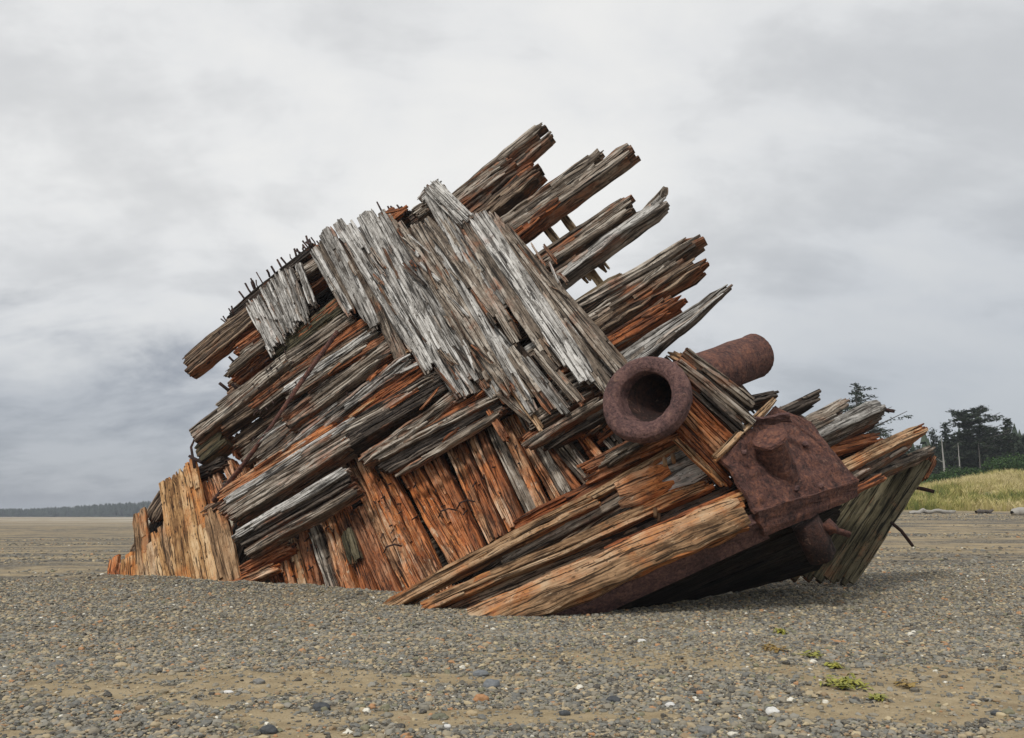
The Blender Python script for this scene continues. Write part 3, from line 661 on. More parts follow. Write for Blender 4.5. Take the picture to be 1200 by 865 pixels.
for (x, y) in [(514, 600), (536, 590), (450, 642)]:
    b0 = PS(x, y+6, -.15); b1 = PS(x+3, y-1, .12); b2 = PS(x+12, y-4, .16); b3 = PS(x+21, y-2, .06)
    tube('iron_hook', [b0, b1, b2, b3], .018, M['irond'], seg=6, seed=int(x))
rs = np.random.default_rng(77)
edge = [(256, 402), (268, 372), (286, 344), (306, 322), (334, 305), (360, 286), (374, 284)]
ex = np.array(edge, float)
for i in range(34):   # spikes along the broken upper left edge
    f = rs.uniform(0, len(edge)-1.001); a = int(f); p = ex[a]*(1-f+a)+ex[a+1]*(f-a)
    ln = rs.uniform(6, 15); an = R(rs.normal(128, 16))
    b0 = PS(p[0]+4, p[1]+6, .1); b1 = PS(p[0]+4+math.cos(an)*ln, p[1]+4-math.sin(an)*ln, .1+rs.uniform(-.1, .25))
    tube('iron_spike', [b0, b0*.5+b1*.5+rs.normal(0, .015, 3), b1], rs.uniform(.016, .028), M['irond'], seg=6, seed=i)
for (x, y) in [(430, 252), (438, 250), (446, 247), (455, 246), (462, 244), (470, 246)]:
    b0 = PS(x+4, y+6, .5); b1 = PS(x-rs.uniform(0, 5), y-rs.uniform(6, 14)+4, .5); tube('iron_spike', [b0, b1], .022, M['irond'], seg=6)
for i in range(86):   # bolts standing out of the wood
    j = i % 26
    if i < 26: x, y = [(270+j*7, 545-j*4+rs.uniform(-18, 18)), (330+j*12, 640-j*5+rs.uniform(-20, 20))][j % 2]; o0 = .1 if j % 2 == 0 else -.15
    elif i < 56: x = rs.uniform(330, 620); y = 690-(x-330)*.42+rs.uniform(-75, 0); o0 = -.12
    else: x = rs.uniform(285, 350); y = 700-x*1.0+rs.uniform(20, 100); o0 = .25
    b0 = PS(x, y, o0-.2); b1 = PS(x+rs.uniform(-7, 3), y+rs.uniform(0, 7), o0+.22); tube('iron_bolt', [b0, b1], .017, M['irond'], seg=6)
for (x, y) in [(780, 540), (790, 536), (769, 600), (773, 606)]:
    p = PY(x, y, 14.95); tube('wooden_peg', [p+[0, .1, .05], p+[-.02, -.08, -.08]], .04, M['tan'], seg=8)

# ---------------------------------------------------------------- ground
def ground_mat():
    m = bpy.data.materials.new('gravel_and_sand'); m.use_nodes = True; k = NT(m.node_tree)
    wp = k.n('ShaderNodeNewGeometry').outputs['Position']; s = k.n('ShaderNodeSeparateXYZ', {0: wp})
    vo = k.n('ShaderNodeTexVoronoi', {'Vector': wp, 'Scale': 22.0}); vo2 = k.n('ShaderNodeTexVoronoi', {'Vector': wp, 'Scale': 9.0})
    cr = [(0, (.05, .05, .048)), (.3, (.12, .115, .105)), (.55, (.20, .185, .16)), (.8, (.27, .24, .19)), (1, (.48, .46, .42))]
    pc = k.ramp(k.n('ShaderNodeSeparateColor', {0: vo.outputs['Color']}).outputs[0], cr)
    pc2 = k.ramp(k.n('ShaderNodeSeparateColor', {0: vo2.outputs['Color']}).outputs[1], cr)
    peb = k.mix(.45, pc, pc2)
    crev = k.mapr(vo.outputs['Distance'], .45, .75, 1, .35)
    peb = k.mix(1.0, peb, k.n('ShaderNodeCombineColor', {0: crev, 1: crev, 2: crev}).outputs[0], 'MULTIPLY')
    peb = k.mix(1.0, peb, (.92, .89, .83), 'MULTIPLY')
    sf = k.noise(wp, 3, 8, .6)
    sand = k.ramp(k.math('ADD', k.math('MULTIPLY', sf, .5), k.math('MULTIPLY', k.noise(wp, 70, 4, .7), .5)), [(.35, (.18, .135, .08)), (.5, (.30, .235, .14)), (.65, (.41, .335, .22))])
    big = k.noise(k.scale(wp, (.10, .45, 1)), 1.0, 6, .62, .5)
    gm = k.mapr(k.math('ADD', k.math('MULTIPLY', big, .55), k.math('MULTIPLY', k.noise(k.scale(wp, (.5, 1.5, 1)), 1.2, 6, .7), .45)), .44, .56)
    near = k.mapr(s.outputs[1], 20, 23.5, 1, 0)
    gm = k.mix(near, gm, k.mapr(k.n('ShaderNodeAttribute', attribute_name='gravel').outputs['Fac'], .25, .8))
    far = k.mapr(s.outputs[1], 90, 260)
    gm = k.math('MULTIPLY', gm, k.math('SUBTRACT', 1, k.math('MULTIPLY', far, .7)))
    peb = k.mix(k.math('MULTIPLY', near, .35), peb, (.03, .027, .022))  # near gravel darkened in its colour for crevice shade under the pebbles
    c = k.mix(gm, sand, peb)
    band = k.math('MULTIPLY', far, k.mapr(k.noise(k.scale(wp, (.006, .02, 1)), 1.3, 4, .5), .48, .58)); c = k.mix(k.math('MULTIPLY', band, .75), c, (.46, .42, .35))
    # dune sand
    dz = k.math('MULTIPLY', k.mapr(s.outputs[2], 1.7, 2.3), k.mapr(s.outputs[1], 58, 66)); c = k.mix(dz, c, (.27, .23, .12))
    hgt = k.math('ADD', k.math('MULTIPLY', k.math('MULTIPLY', k.math('SUBTRACT', 1, vo.outputs['Distance']), gm), .8), k.math('MULTIPLY', sf, .5))
    bp = k.n('ShaderNodeBump', {'Height': hgt, 'Strength': .8, 'Distance': .04})
    b = k.n('ShaderNodeBsdfPrincipled', {'Base Color': c, 'Roughness': .92, 'Normal': bp.outputs[0], 'Specular IOR Level': .2})
    k.n('ShaderNodeOutputMaterial', {'Surface': b.outputs[0]}); return m
ys = np.concatenate([np.linspace(-30, 3, 12), np.linspace(4, 30, 180), np.linspace(30.5, 120, 160), np.geomspace(124, 2600, 60)])
us = np.concatenate([np.linspace(-1, -.26, 40), np.linspace(-.25, .25, 300), np.linspace(.26, 1, 40)])
YY, UU = np.meshgrid(ys, us, indexing='ij')
XX = UU*(np.maximum(np.abs(YY), 12)*3.2+10)
ZZ = terrain(XX, np.maximum(YY, 1))
n1, n2 = YY.shape; idx = np.arange(n1*n2).reshape(n1, n2)
Q = np.stack([idx[:-1, :-1], idx[:-1, 1:], idx[1:, 1:], idx[1:, :-1]], -1).reshape(-1, 4)
gr = link('beach', mesh_np('beach', np.stack([XX, YY, ZZ], -1).reshape(-1, 3), Q, {'gravel': dens_mask(XX, YY).ravel()}, smooth=True), ground_mat())
gr['kind'] = 'structure'

# ---- pebbles (geometry-node instances on measured density)
def pebble_mat():
    m = bpy.data.materials.new('beach_pebbles'); m.use_nodes = True; k = NT(m.node_tree)
    r = k.n('ShaderNodeObjectInfo').outputs['Random']
    pal = [(.0, (.085, .082, .074)), (.10, (.135, .14, .135)), (.2, (.19, .175, .145)), (.32, (.11, .115, .115)), (.42, (.25, .22, .165)), (.52, (.165, .16, .14)), (.62, (.045, .045, .045)), (.68, (.31, .255, .17)), (.76, (.21, .205, .185)), (.84, (.22, .16, .10)), (.89, (.14, .14, .095)), (.935, (.38, .32, .21)), (.972, (.33, .18, .09)), (.991, (.56, .55, .50))]
    c = k.ramp(r, pal, 'CONSTANT')
    oc = k.n('ShaderNodeTexCoord').outputs['Object']
    c = k.mix(k.mapr(k.noise(oc, 2.2, 5, .6), .4, .7, 0, .40), c, (.25, .215, .155))
    c = k.mix(1.0, c, (1.28, 1.25, 1.18), 'MULTIPLY')
    b = k.n('ShaderNodeBsdfPrincipled', {'Base Color': c, 'Roughness': .75, 'Specular IOR Level': .3})
    k.n('ShaderNodeOutputMaterial', {'Surface': b.outputs[0]}); return m
rp = np.random.default_rng(4)
def sample(n, y0, y1, sp_=.66):
    y = np.sqrt(rp.uniform(y0*y0, y1*y1, n)); x = rp.uniform(-1, 1, n)*(sp_*y+2.2); return x, y
px_, py_, sc_ = [], [], []
x, y = sample(195000, 4.6, 12.5); kp = rp.random(len(x)) < dens_mask(x, y); px_.append(x[kp]); py_.append(y[kp]); sc_.append(np.clip(rp.lognormal(math.log(.0115), .50, kp.sum()), .005, .045))
x, y = sample(240000, 12.0, 24); fall = np.where(x < -2, ss(y, 22.5, 19), ss(y, 24, 21)); kp = rp.random(len(x)) < dens_mask(x, y)*fall; px_.append(x[kp]); py_.append(y[kp]); sc_.append(np.clip(rp.lognormal(math.log(.016), .42, kp.sum()), .008, .045))
x, y = sample(30000, 22, 60); kp = rp.random(len(x)) < ss(noise2(x*.12, y*.5, 31), .45, .62); px_.append(x[kp]); py_.append(y[kp]); sc_.append(np.clip(rp.lognormal(math.log(.034), .3, kp.sum()), .02, .08))
px_ = np.concatenate(px_); py_ = np.concatenate(py_); sc_ = np.concatenate(sc_)
pz_ = terrain(px_, py_)
def interp_ground(x, y):  # height of the ground mesh itself
    from mathutils.bvhtree import BVHTree
    return None
pm = mesh_np('pebbles', np.stack([px_, py_, pz_+sc_*.18], 1), None, {'sc': sc_})
peb = link('pebbles', pm); peb['kind'] = 'stuff'; tag(peb, 'grey and brown rounded pebbles covering the beach', 'pebbles')
ng = bpy.data.node_groups.new('scatter_pebbles', 'GeometryNodeTree')
ng.interface.new_socket('Geometry', in_out='INPUT', socket_type='NodeSocketGeometry')
ng.interface.new_socket('Geometry', in_out='OUTPUT', socket_type='NodeSocketGeometry')
N_ = ng.nodes; Lk = ng.links
gi = N_.new('NodeGroupInput'); go = N_.new('NodeGroupOutput')
g2i = N_.new('GeometryNodeGeometryToInstance')
matp = pebble_mat()
for i in range(4):
    ico = N_.new('GeometryNodeMeshIcoSphere'); ico.inputs['Radius'].default_value = 1; ico.inputs['Subdivisions'].default_value = 3
    spn = N_.new('GeometryNodeSetPosition'); nz = N_.new('ShaderNodeTexNoise'); nz.noise_dimensions = '4D'
    nz.inputs['W'].default_value = i*7.7; nz.inputs['Scale'].default_value = .9; nz.inputs['Detail'].default_value = 1.5
    sb = N_.new('ShaderNodeVectorMath'); sb.operation = 'SUBTRACT'; sb.inputs[1].default_value = (.5, .5, .5)
    ml = N_.new('ShaderNodeVectorMath'); ml.operation = 'SCALE'; ml.inputs['Scale'].default_value = 1.5
    Lk.new(nz.outputs['Color'], sb.inputs[0]); Lk.new(sb.outputs[0], ml.inputs[0]); Lk.new(ml.outputs[0], spn.inputs['Offset'])
    tr = N_.new('GeometryNodeTransform'); tr.inputs['Scale'].default_value = [(1.2, .85, .55), (1, .95, .6), (1.35, .8, .5), (1.05, .8, .7)][i]
    ssm = N_.new('GeometryNodeSetShadeSmooth'); smt = N_.new('GeometryNodeSetMaterial'); smt.inputs['Material'].default_value = matp
    Lk.new(ico.outputs[0], spn.inputs['Geometry']); Lk.new(spn.outputs[0], tr.inputs[0]); Lk.new(tr.outputs[0], ssm.inputs[0]); Lk.new(ssm.outputs[0], smt.inputs[0]); Lk.new(smt.outputs[0], g2i.inputs[0])
iop = N_.new('GeometryNodeInstanceOnPoints'); iop.inputs['Pick Instance'].default_value = True
m2p = N_.new('GeometryNodeMeshToPoints'); Lk.new(gi.outputs[0], m2p.inputs[0]); Lk.new(m2p.outputs[0], iop.inputs['Points']); Lk.new(g2i.outputs[0], iop.inputs['Instance'])
rr = N_.new('FunctionNodeRandomValue'); rr.data_type = 'FLOAT_VECTOR'; rr.inputs[0].default_value = (-.35, -.35, 0); rr.inputs[1].default_value = (.35, .35, 6.28)
Lk.new(rr.outputs[0], iop.inputs['Rotation'])
na = N_.new('GeometryNodeInputNamedAttribute'); na.data_type = 'FLOAT'; na.inputs[0].default_value = 'sc'
Lk.new(na.outputs[0], iop.inputs['Scale']); Lk.new(iop.outputs[0], go.inputs[0])
md = peb.modifiers.new('scatter', 'NODES'); md.node_group = ng

# ---- individual stones that stand out
def stone_mat(name, c, c2):
    m = bpy.data.materials.new(name); m.use_nodes = True; k = NT(m.node_tree)
    oc = k.n('ShaderNodeTexCoord').outputs['Object']; nz = k.noise(oc, 30, 7, .65)
    b = k.n('ShaderNodeBsdfPrincipled', {'Base Color': k.ramp(nz, [(.35, c), (.65, c2)]), 'Roughness': .7, 'Normal': k.n('ShaderNodeBump', {'Height': nz, 'Strength': .5, 'Distance': .01}).outputs[0]})
    k.n('ShaderNodeOutputMaterial', {'Surface': b.outputs[0]}); return m
SM = {'dark': stone_mat('dark_stone', (.035, .04, .045), (.07, .075, .08)), 'blue': stone_mat('blue_grey_stone', (.13, .14, .15), (.2, .21, .215)), 'tan': stone_mat('tan_stone', (.36, .27, .15), (.46, .37, .23)),
      'orange': stone_mat('orange_stone', (.36, .17, .07), (.45, .25, .12)), 'white': stone_mat('white_stone', (.55, .54, .50), (.7, .69, .66)), 'grey': stone_mat('grey_stone', (.14, .14, .13), (.22, .215, .2)), 'olive': stone_mat('olive_stone', (.11, .11, .075), (.17, .165, .11))}
def stone(px, py, wpx, kind, label, ang=0, flat=.6):
    p = onground(px, py); r = wpx/F*p[1]/2*1.05; rng = np.random.default_rng(int(px*7+py))
    import bmesh
    bm = bmesh.new(); bmesh.ops.create_icosphere(bm, subdivisions=4, radius=1)
    V = np.array([v.co[:] for v in bm.verts]); o = rng.uniform(0, 50)
    d = 1+.28*(noise2(V[:, 0]*1.3+o, V[:, 1]*1.3+V[:, 2], 2)-.5)+.22*(noise2(V[:, 2]*2.1+o, V[:, 0]*2.1, 4)-.5)+.04*(noise2(V[:, 2]*8+o, V[:, 0]*8+V[:, 1]*5, 4)-.5)
    V = V*d[:, None]*np.array([1, .78, flat])*r
    for v, c in zip(bm.verts, V): v.co = c
    me = bpy.data.meshes.new('stone'); bm.to_mesh(me); bm.free()
    me.polygons.foreach_set('use_smooth', [True]*len(me.polygons))
    o = link('stone', me, SM[kind], loc=(p[0], p[1], p[2]+r*flat*.35)); o.rotation_euler = (0, 0, ang)
    tag(o, label, 'stone', 'larger stones lying in the gravel')
stone(377, 832, 19, 'dark', 'large dark rounded stone on sand in the lower left foreground')
stone(314, 859, 20, 'dark', 'dark round stone at the bottom edge of the beach, left of centre')
stone(142, 782, 14, 'tan', 'pale tan rounded stone in gravel on the far left foreground')
stone(563, 792, 16, 'blue', 'smooth blue grey oval stone in the middle foreground')
stone(576, 806, 18, 'blue', 'square grey stone just below the smooth oval blue grey one', flat=.75)
stone(563, 822, 16, 'orange', 'orange brown stone in the middle foreground gravel', flat=.7)
stone(553, 838, 12, 'tan', 'small yellow tan stone below the orange brown one')
stone(516, 842, 20, 'olive', 'flat olive stone in the lower middle foreground', flat=.4)
stone(786, 828, 11, 'white', 'white stone in gravel in the lower right of centre')
stone(752, 753, 10, 'white', 'white pebble near the foot of the stem timber')
stone(905, 837, 15, 'white', 'angular off white stone in the right foreground', flat=.75)
stone(1168, 838, 12, 'dark', 'black stone in gravel at the lower right corner')
stone(267, 812, 11, 'white', 'pale white flat stone in the left foreground', flat=.4)
stone(524, 853, 9, 'white', 'small white stone at the bottom edge near the centre')
stone(718, 823, 16, 'dark', 'dark grey stone right of centre in the foreground')
stone(828, 860, 20, 'grey', 'grey stone at the bottom edge right of centre')
stone(303, 801, 13, 'grey', 'light grey stone in the left foreground gravel')
stone(326, 830, 12, 'tan', 'yellow tan stone beside the large dark rounded stone')
stone(662, 838, 13, 'dark', 'dark blue grey stone in the lower middle foreground')

# ---- driftwood on the upper beach
def drift(px, py, px2, py2, Y, r, mat, label, seed):
    a = PY(px, py, Y); b_ = PY(px2, py2, Y+1.0); a[2] = terrain(a[0], a[1])+r*.7; b_[2] = terrain(b_[0], b_[1])+r*.8
    rng = np.random.default_rng(seed); n = 12; rg = []; ax = b_-a; c0 = (a+b_)/2
    for i in range(n):
        f = i/(n-1); rg.append((a+ax*f-c0+WINV+np.array([0, rng.normal(0, .04), rng.normal(0, .03)]), r*(.35 if i in (0, n-1) else rng.uniform(.8, 1.1)*(1-.3*f)), ax))
    o = link('driftwood_log', rings_mesh('driftwood_log', rg, 12, jitter=.012, seed=seed), mat, loc=tuple(c0)); tag(o, label, 'driftwood log')
DW = stone_mat('bleached_driftwood', (.24, .22, .19), (.42, .40, .36)); DK = stone_mat('dark_driftwood', (.05, .04, .035), (.12, .10, .08))
drift(1143, 598, 1164, 598, 60, .16, DK, 'small dark driftwood log lying at the foot of the dune grass', 1)
drift(1186, 602, 1216, 602, 57, .30, DW, 'pale bleached driftwood log at the right edge below the dune grass', 2)
drift(1066, 601, 1120, 600, 61, .16, DW, 'thin pale driftwood log between the far bow planking and the small dark log', 3)

# ---- seaweed
def weed_mat(name, c, c2):
    m = bpy.data.materials.new(name); m.use_nodes = True; k = NT(m.node_tree)
    nz = k.noise(k.n('ShaderNodeNewGeometry').outputs['Position'], 25, 5)
    b = k.n('ShaderNodeBsdfPrincipled', {'Base Color': k.ramp(nz, [(.4, c), (.6, c2)]), 'Roughness': .5})
    k.n('ShaderNodeOutputMaterial', {'Surface': b.outputs[0]}); return m
WG = weed_mat('yellow_green_seaweed', (.15, .16, .02), (.34, .32, .05)); WB = weed_mat('brown_seaweed', (.16, .09, .02), (.30, .20, .04))
def weed(px, py, wpx, hpx, mat, label, n=60):
    n = int(n*.62)
    p = onground(px, py); rng = np.random.default_rng(int(px+py*3)); s = p[1]/F
    V, Tt = [], []
    for i in range(n):
        c = np.array([rng.normal(0, wpx*s*.27), rng.normal(0, wpx*s*.5), 0]); c[2] = terrain(p[0]+c[0], p[1]+c[1])-p[2]+rng.uniform(.01, .035)
        a = rng.uniform(0, 6.28); L = rng.uniform(.03, .10); d = np.array([math.cos(a), math.sin(a), 0]); e = np.array([-d[1], d[0], 0])*rng.uniform(.008, .02)
        z0 = rng.uniform(.0, hpx*s*.5); b0 = len(V)
        for t in range(4):
            q = c+d*L*(t/3-.5)*2+np.array([0, 0, z0*math.sin(t/3*math.pi)+rng.normal(0, .005)]); w_ = [1, 1.2, .9, .2][t]
            V += [q-e*w_, q+e*w_]
        for t in range(3): Tt.append([b0+2*t, b0+2*t+1, b0+2*t+3, b0+2*t+2])
    o = link('seaweed', mesh_np('seaweed', np.array(V), np.array(Tt)), mat, loc=tuple(p)); tag(o, label, 'seaweed', 'seaweed scraps on the gravel')
weed(916, 744, 13, 9, WG, 'small yellow green seaweed tuft nearest to the wreck', 50)
weed(906, 762, 22, 5, WB, 'brown seaweed scrap lying left on the gravel', 60)
weed(950, 770, 24, 4, WG, 'thin green seaweed strip below the brown scrap', 45)
weed(978, 783, 14, 8, WG, 'bright green seaweed clump in the middle of the trail', 45)
weed(990, 804, 34, 8, WG, 'widest yellow green seaweed patch', 130)
weed(1062, 805, 22, 4, WB, 'olive brown seaweed shred at the right end of the trail', 30)
weed(1030, 820, 12, 5, WG, 'small green seaweed piece closest to the camera', 30)

# ---------------------------------------------------------------- dune grass
def leaf_mat(name, cols, attr=True, trans=True):
    m = bpy.data.materials.new(name); m.use_nodes = True; k = NT(m.node_tree)
    fr = k.n('ShaderNodeAttribute', attribute_name='fr').outputs['Fac']
    n = len(cols); c = k.ramp(fr, [(i/(n-1), q) for i, q in enumerate(cols)])
    b = k.n('ShaderNodeBsdfPrincipled', {'Base Color': c, 'Roughness': .8, 'Specular IOR Level': .2})
    k.n('ShaderNodeOutputMaterial', {'Surface': b.outputs[0]}); return m
gm_ = leaf_mat('dune_grass', [(.11, .14, .035), (.26, .25, .07), (.41, .35, .13), (.52, .44, .22)])
rg_ = np.random.default_rng(5)
NT_ = 11500; BP = 22; NB = NT_*BP
ty = rg_.uniform(63.5, 112, NT_); tx = ty*rg_.uniform(.24, 1.0, NT_)
tk = (noise2(tx*.28, tx*.0+ty*.35, 41)*.6+noise2(tx*.9, ty*.8, 42)*.4)
kp = (ty > 64+5*noise2(tx*.25, tx*0, 47)) & (rg_.random(NT_) < .25+.75*ss(tk, .32, .52)); tx, ty, tk = tx[kp], ty[kp], tk[kp]; NT_ = len(tx); NB = NT_*BP
thh = rg_.uniform(.35, 1.15, NT_); tcol = rg_.normal(0, .16, NT_)
th = rg_.uniform(0, 6.28, NB); tr_ = np.abs(rg_.normal(0, .22, NB))
gx = np.repeat(tx, BP)+np.cos(th)*tr_; gy = np.repeat(ty, BP)+np.sin(th)*tr_; clump = np.repeat(tk, BP)
gz = terrain(gx, gy); hh = rg_.uniform(.5, 1.0, NB)*np.repeat(thh, BP); ln = (np.stack([np.cos(th), np.sin(th)], 1)*(tr_/.22*.35)[:, None]+rg_.normal(.15, .15, (NB, 2)))*hh[:, None]; wd = rg_.uniform(.02, .045, NB)
b0 = np.stack([gx-wd, gy, gz-.05], 1); b1 = np.stack([gx+wd, gy+.01, gz-.05], 1)
mm = np.stack([gx+ln[:, 0]*.4-wd*.7, gy+ln[:, 1]*.3, gz+hh*.65], 1); m2 = mm+np.stack([wd*1.4, wd*0, wd*0], 1); tp_ = np.stack([gx+ln[:, 0], gy+ln[:, 1], gz+hh], 1)
V = np.stack([b0, b1, m2, mm, tp_], 1).reshape(-1, 3); i = np.arange(NB)*5
gc = np.clip(.28+np.repeat(tcol, BP)+.40*rg_.random(NB)+1.1*(noise2(gx*.22, gy*.22, 44)-.45)+.5*(noise2(gx*.9, gy*.6, 45)-.5)+.25*(gz-2)/5, 0, 1)
o = link('dune_grass', mesh_np('dune_grass', V, np.stack([i, i+1, i+2, i+3], 1), {'fr': np.repeat(gc, 5)}, T=np.stack([i+3, i+2, i+4], 1)), gm_)
o['kind'] = 'stuff'; tag(o, 'yellow and green dune grass covering the rise at the right', 'grass')

# ---------------------------------------------------------------- trees and shrubs
BARK = stone_mat('grey_bark', (.05, .045, .04), (.13, .12, .105)); DEAD = stone_mat('bleached_dead_wood', (.28, .27, .25), (.42, .41, .38))
CON = leaf_mat('spruce_needles', [(.030, .042, .030), (.062, .085, .055), (.11, .135, .085)])
SHR = leaf_mat('shrub_leaves', [(.02, .045, .015), (.05, .10, .03), (.10, .16, .045)])
def trunk_mesh(h, r, rng, bend=.3, branches=()):
    V, Q = [], []
    def limb(pts, rads, seg=6):
        base = len(V); n = len(pts)
        for i, p in enumerate(pts):
            for s in range(seg):
                a = 2*math.pi*s/seg; d = pts[min(i+1, n-1)]-pts[max(i-1, 0)]; d = d/np.linalg.norm(d)
                e = np.cross(d, [.3, .9, .1]); e /= np.linalg.norm(e); f = np.cross(d, e)
                V.append(p+(e*math.cos(a)+f*math.sin(a))*rads[i])
        for i in range(n-1):
            for s in range(seg): Q.append([base+i*seg+s, base+i*seg+(s+1) % seg, base+(i+1)*seg+(s+1) % seg, base+(i+1)*seg+s])
    zs = np.linspace(0, h, 9); bx = np.cumsum(rng.normal(0, bend*.12, 9)); bx -= bx[0]
    limb([np.array([bx[i], bx[::-1][i]*.3, zs[i]]) for i in range(9)], [r*(1-.85*i/8) for i in range(9)])
    for (p, q, rr_) in branches: limb([p, (p+q)/2+np.array([0, 0, -.1]), q], [rr_, rr_*.7, rr_*.3], 4)
    return mesh_np('trunk', np.array(V), np.array(Q), smooth=True), (lambda z_: np.array([np.interp(z_, zs, bx), np.interp(z_, zs, bx[::-1]*.3), z_]))
def tree(px, ytop, ybase, Y, spread, label, style='cone', lean=0, seed=0, bare=.25, dens=1.0):
    rng = np.random.default_rng(seed); b = PY(px, ybase, Y); tp = PY(px, ytop, Y); h = tp[2]-b[2]
    zb = float(terrain(b[0], b[1])); h = tp[2]-zb
    root = bpy.data.objects.new('conifer_tree', None); COL.objects.link(root); root.location = (b[0], b[1], zb-.1)
    tag(root, label, 'tree', 'conifer trees beyond the dune')
    br, V, Tt, FR = [], [], [], []
    nb = int(60*dens)
    for i in range(nb):
        u = bare+(1-bare)*(i+rng.random())/nb
        if style == 'cone': Lb = spread*(1-u)**.8*rng.uniform(.55, 1.1)+.25
        else: Lb = spread*(math.sin(min(1, (1-u)*1.6+.15)*math.pi*.6)**.7)*rng.uniform(.35, 1.15)+.2
        a = rng.uniform(0, 2*math.pi)
        d = np.array([math.cos(a), math.sin(a), rng.uniform(-.15, .25) if style == 'cone' else rng.uniform(.0, .45)])
        if lean: d[0] = d[0]*.75+lean*.7
        p = np.array([0, 0, u*h]); q = p+d*Lb; br.append((p, q, .05+.03*Lb*.3))
        nc = int(Lb*19*dens)+6
        for j in range(nc):
            t = rng.uniform(.15, 1.05); c = p+d*Lb*t+np.array([0, 0, -.12*Lb*t*t])+rng.normal(0, 1, 3)*np.array([.22, .22, .09])*(1.0+.25*Lb*(1-t))
            s = rng.uniform(.10, .26); fv = np.clip(rng.normal(.4, .22)+.3*(rng.random() < .15), 0, 1)
            for m_ in range(3):
                a2 = rng.uniform(0, 6.28); e = np.array([math.cos(a2), math.sin(a2), rng.normal(0, .35)])*s; f = np.array([-e[1], e[0], rng.normal(0, .1)])*.35
                n0 = len(V); V += [c-e*.6-f, c-e*.6+f, c+e*1.2]; Tt.append([n0, n0+1, n0+2]); FR += [fv]*3
    tm, cf = trunk_mesh(h*.98, max(.09, h*.017), rng, .15, br)
    link('trunk', tm, BARK, root)
    link('crown', mesh_np('crown', np.array(V), None, {'fr': FR}, T=np.array(Tt)), CON, root)
    return root
tree(1140, 480, 556, 118, 4.6, 'tall wind-bent spruce with a broad crown beyond the dune', 'flag', .25, 1, .22, 1.6)
tree(1097, 503, 556, 120, 1.8, 'slim pointed conifer nearest to the far bow planking', 'cone', 0, 2, .1)
tree(1112, 494, 556, 122, 2.1, 'narrow conifer behind the pale dead trunk', 'cone', 0, 3, .1, 1.1)
tree(1186, 490, 556, 118, 3.6, 'spreading conifer at the right edge of the photo', 'cone', .1, 4, .15, 1.3)
tree(1164, 515, 558, 125, 3.0, 'lower round conifer between the broad spruce and the right edge tree', 'flag', 0, 5, .1, 1.2)
tree(1126, 512, 558, 126, 2.8, 'low dark conifer left of the broad spruce', 'flag', 0, 6, .05, 1.2)
tree(1206, 508, 558, 120, 3.2, 'conifer cut off by the right edge of the photo', 'cone', 0, 7, .05, 1.2)
tree(1008, 452, 556, 105, 4.6, 'wind-swept spruce rising behind the broken bow planks', 'flag', .35, 8, .55, .62)
tree(1050, 512, 560, 112, 4.2, 'low ragged spruce showing just above the far bow planking', 'flag', .1, 9, .15, 1.1)
tree(1022, 500, 560, 108, 3.4, 'small dark spruce half hidden behind the bow planks', 'flag', .5, 10, .3, .8)
tree(1080, 522, 560, 125, 2.6, 'short conifer between the low ragged spruce and the slim one', 'cone', 0, 12, .05, 1.2)
# dead trunk
b = PY(1107, 552, 112); zb = float(terrain(b[0], b[1])); tp = PY(1107, 512, 112)
tm, _ = trunk_mesh(tp[2]-zb, .22, np.random.default_rng(3), .1, [(np.array([0, 0, 3.]), np.array([.9, .2, 3.4]), .06), (np.array([0, 0, 4.2]), np.array([-.7, .2, 4.7]), .05)])
o = link('dead_tree', tm, DEAD, loc=(b[0], b[1], zb-.1)); tag(o, 'bleached bare dead tree trunk in front of the conifers', 'tree')
for i, (x, lab) in enumerate([(1125, 'pale bare trunk under the broad spruce'), (1149, 'pale bare trunk right of the broad spruce')]):
    b = PY(x, 552, 114); zb = float(terrain(b[0], b[1])); tp = PY(x, 518, 114)
    tm, _ = trunk_mesh(tp[2]-zb, .15, np.random.default_rng(30+i), .12); o = link('dead_tree', tm, BARK if i else DEAD, loc=(b[0], b[1], zb-.1)); tag(o, lab, 'tree')
def shrub(px, Y, w, h, label, seed):
    rng = np.random.default_rng(seed); b = PY(px, 555, Y); zb = float(terrain(b[0], b[1])); V, Tt, FR = [], [], []
    n = 2600; lob = [(rng.uniform(-.8, .8)*w/2, rng.uniform(-.6, .6), rng.uniform(.3, .7)*h, rng.uniform(.3, .5)*h) for _ in range(9)]
    for i in range(n):
        l = lob[rng.integers(9)]; d = rng.normal(0, 1, 3); d /= np.linalg.norm(d); r = l[3]*rng.uniform(.5, 1.1)**.6
        c = np.array([l[0], l[1], l[2]])+d*r*np.array([1.5, 1, .9]); c[2] = max(c[2], .02)
        s = rng.uniform(.05, .14); e = rng.normal(0, 1, 3); e /= np.linalg.norm(e); f = np.cross(e, rng.normal(0, 1, 3)); f /= np.linalg.norm(f)
        n0 = len(V); V += [c-e*s, c+f*s*.6, c+e*s, c-f*s*.6]; Tt.append([n0, n0+1, n0+2, n0+3]); FR += [np.clip(rng.normal(.45, .25), 0, 1)]*4
    o = link('shrub', mesh_np('shrub', np.array(V), np.array(Tt), {'fr': FR}), SHR, loc=(b[0], b[1], zb)); tag(o, label, 'shrub', 'green shrubs on top of the dune')
shrub(1102, 94, 3.4, 1.6, 'low green shrub at the left end of the shrub row', 1)
shrub(1124, 95, 3.6, 2.0, 'green shrub below the broad spruce', 2)
shrub(1148, 96, 3.8, 1.7, 'green shrub right of the broad spruce', 3)
shrub(1172, 95, 3.8, 2.4, 'green shrub second from the right edge, taller than its neighbours', 4)
shrub(1195, 96, 4.2, 2.8, 'tallest green shrub at the right edge', 5)
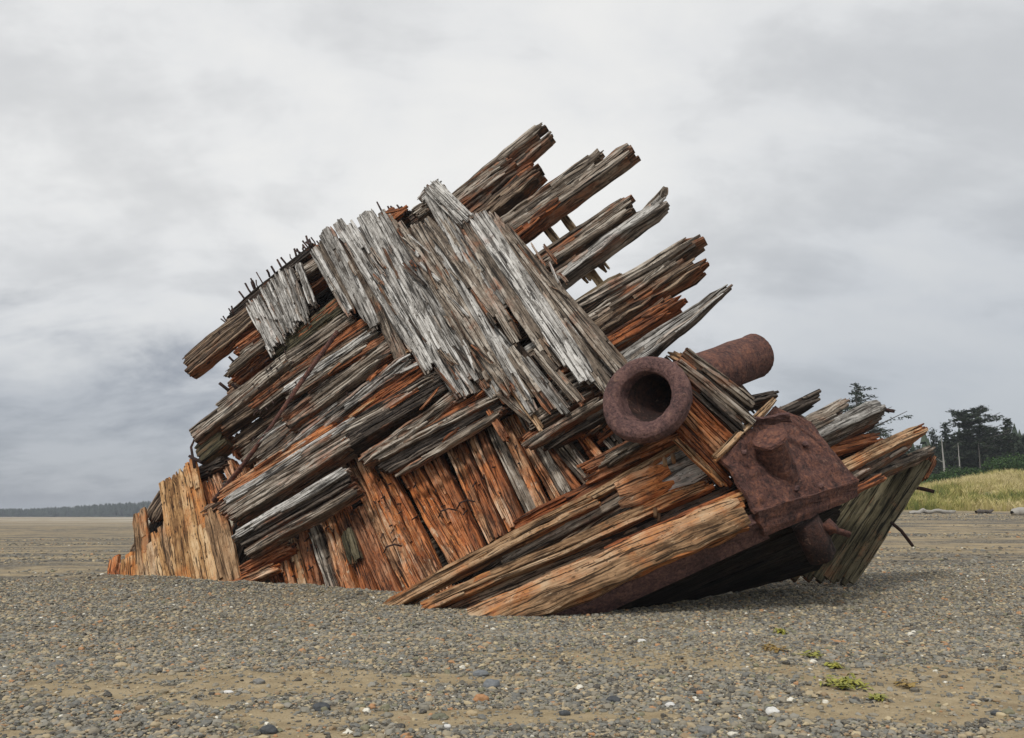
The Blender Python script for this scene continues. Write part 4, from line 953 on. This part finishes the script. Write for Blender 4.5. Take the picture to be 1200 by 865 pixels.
shrub(1078, 94, 3.4, 1.5, 'green shrub partly hidden behind the far bow planking', 6)

# dark wood behind the single trees, and the far wooded shore
def wood_mass(name, label, xs_, ys_, hmin, hmax, w, seed, mat, zf):
    rng = np.random.default_rng(seed); V, Tt, FR = [], [], []
    for x, y in zip(xs_, ys_):
        z0, hs = zf(x, y); h = rng.uniform(hmin, hmax)*hs; ww = w*rng.uniform(.6, 1.2)
        for t in range(7):
            u = t/7; r = ww*(1-u)*rng.uniform(.7, 1.25)+.03*h; zc = z0+h*(.05+.9*u); fv = np.clip(rng.normal(.4, .2), 0, 1); n0 = len(V)
            V.append(np.array([x, y, zc+h*.2]))
            for s in range(6):
                a = s/6*6.28+rng.random(); V.append(np.array([x+math.cos(a)*r*rng.uniform(.6, 1.3), y+math.sin(a)*r, zc-h*.04*rng.random()]))
            for s in range(6): Tt.append([n0, n0+1+s, n0+1+(s+1) % 6])
            FR += [fv]*7
    o = link(name, mesh_np(name, np.array(V), None, {'fr': FR}, T=np.array(Tt)), mat); o['kind'] = 'stuff'; tag(o, label, 'forest')
r9 = np.random.default_rng(9)
yy = r9.uniform(130, 150, 270); xx = yy*r9.uniform(.36, .95, 270)
wood_mass('background_wood', 'dark conifer wood behind the single trees on the right', xx, yy, 7.0, 10.5, 2.4, 3, CON, lambda x, y: (float(terrain(x, y))-.2, 1.0))
FAR = leaf_mat('far_conifers', [(.018, .030, .022), (.03, .045, .032), (.045, .06, .042)])
yy = r9.uniform(840, 980, 5200); xx = yy*r9.uniform(-.72, .1, 5200)
wood_mass('far_forest', 'dark distant forest along the horizon at the left', xx, yy, .8, 1.15, 5.0, 4, FAR, lambda x, y: (-.5, 7.0+6.5*float(ss(x/y, -.56, -.38))+1.2*float(noise2(np.array(x*.01), np.array(0.), 3))))

# ---------------------------------------------------------------- haze
import bmesh
bm = bmesh.new(); bmesh.ops.create_cube(bm, size=1)
hz = bpy.data.meshes.new('haze'); bm.to_mesh(hz); bm.free()
for v in hz.vertices: v.co = ((v.co.x*2)*9500, 1250+(v.co.y*2)*1420, -1.5+(v.co.z+.5)*24)
mh = bpy.data.materials.new('sea_haze'); mh.use_nodes = True; k = NT(mh.node_tree)
pv = k.n('ShaderNodeVolumePrincipled', {'Color': (.80, .86, .95, 1), 'Density': .0004, 'Anisotropy': .0})
k.n('ShaderNodeOutputMaterial', {'Volume': pv.outputs[0]})
ho = link('haze', hz, mh); ho['kind'] = 'stuff'
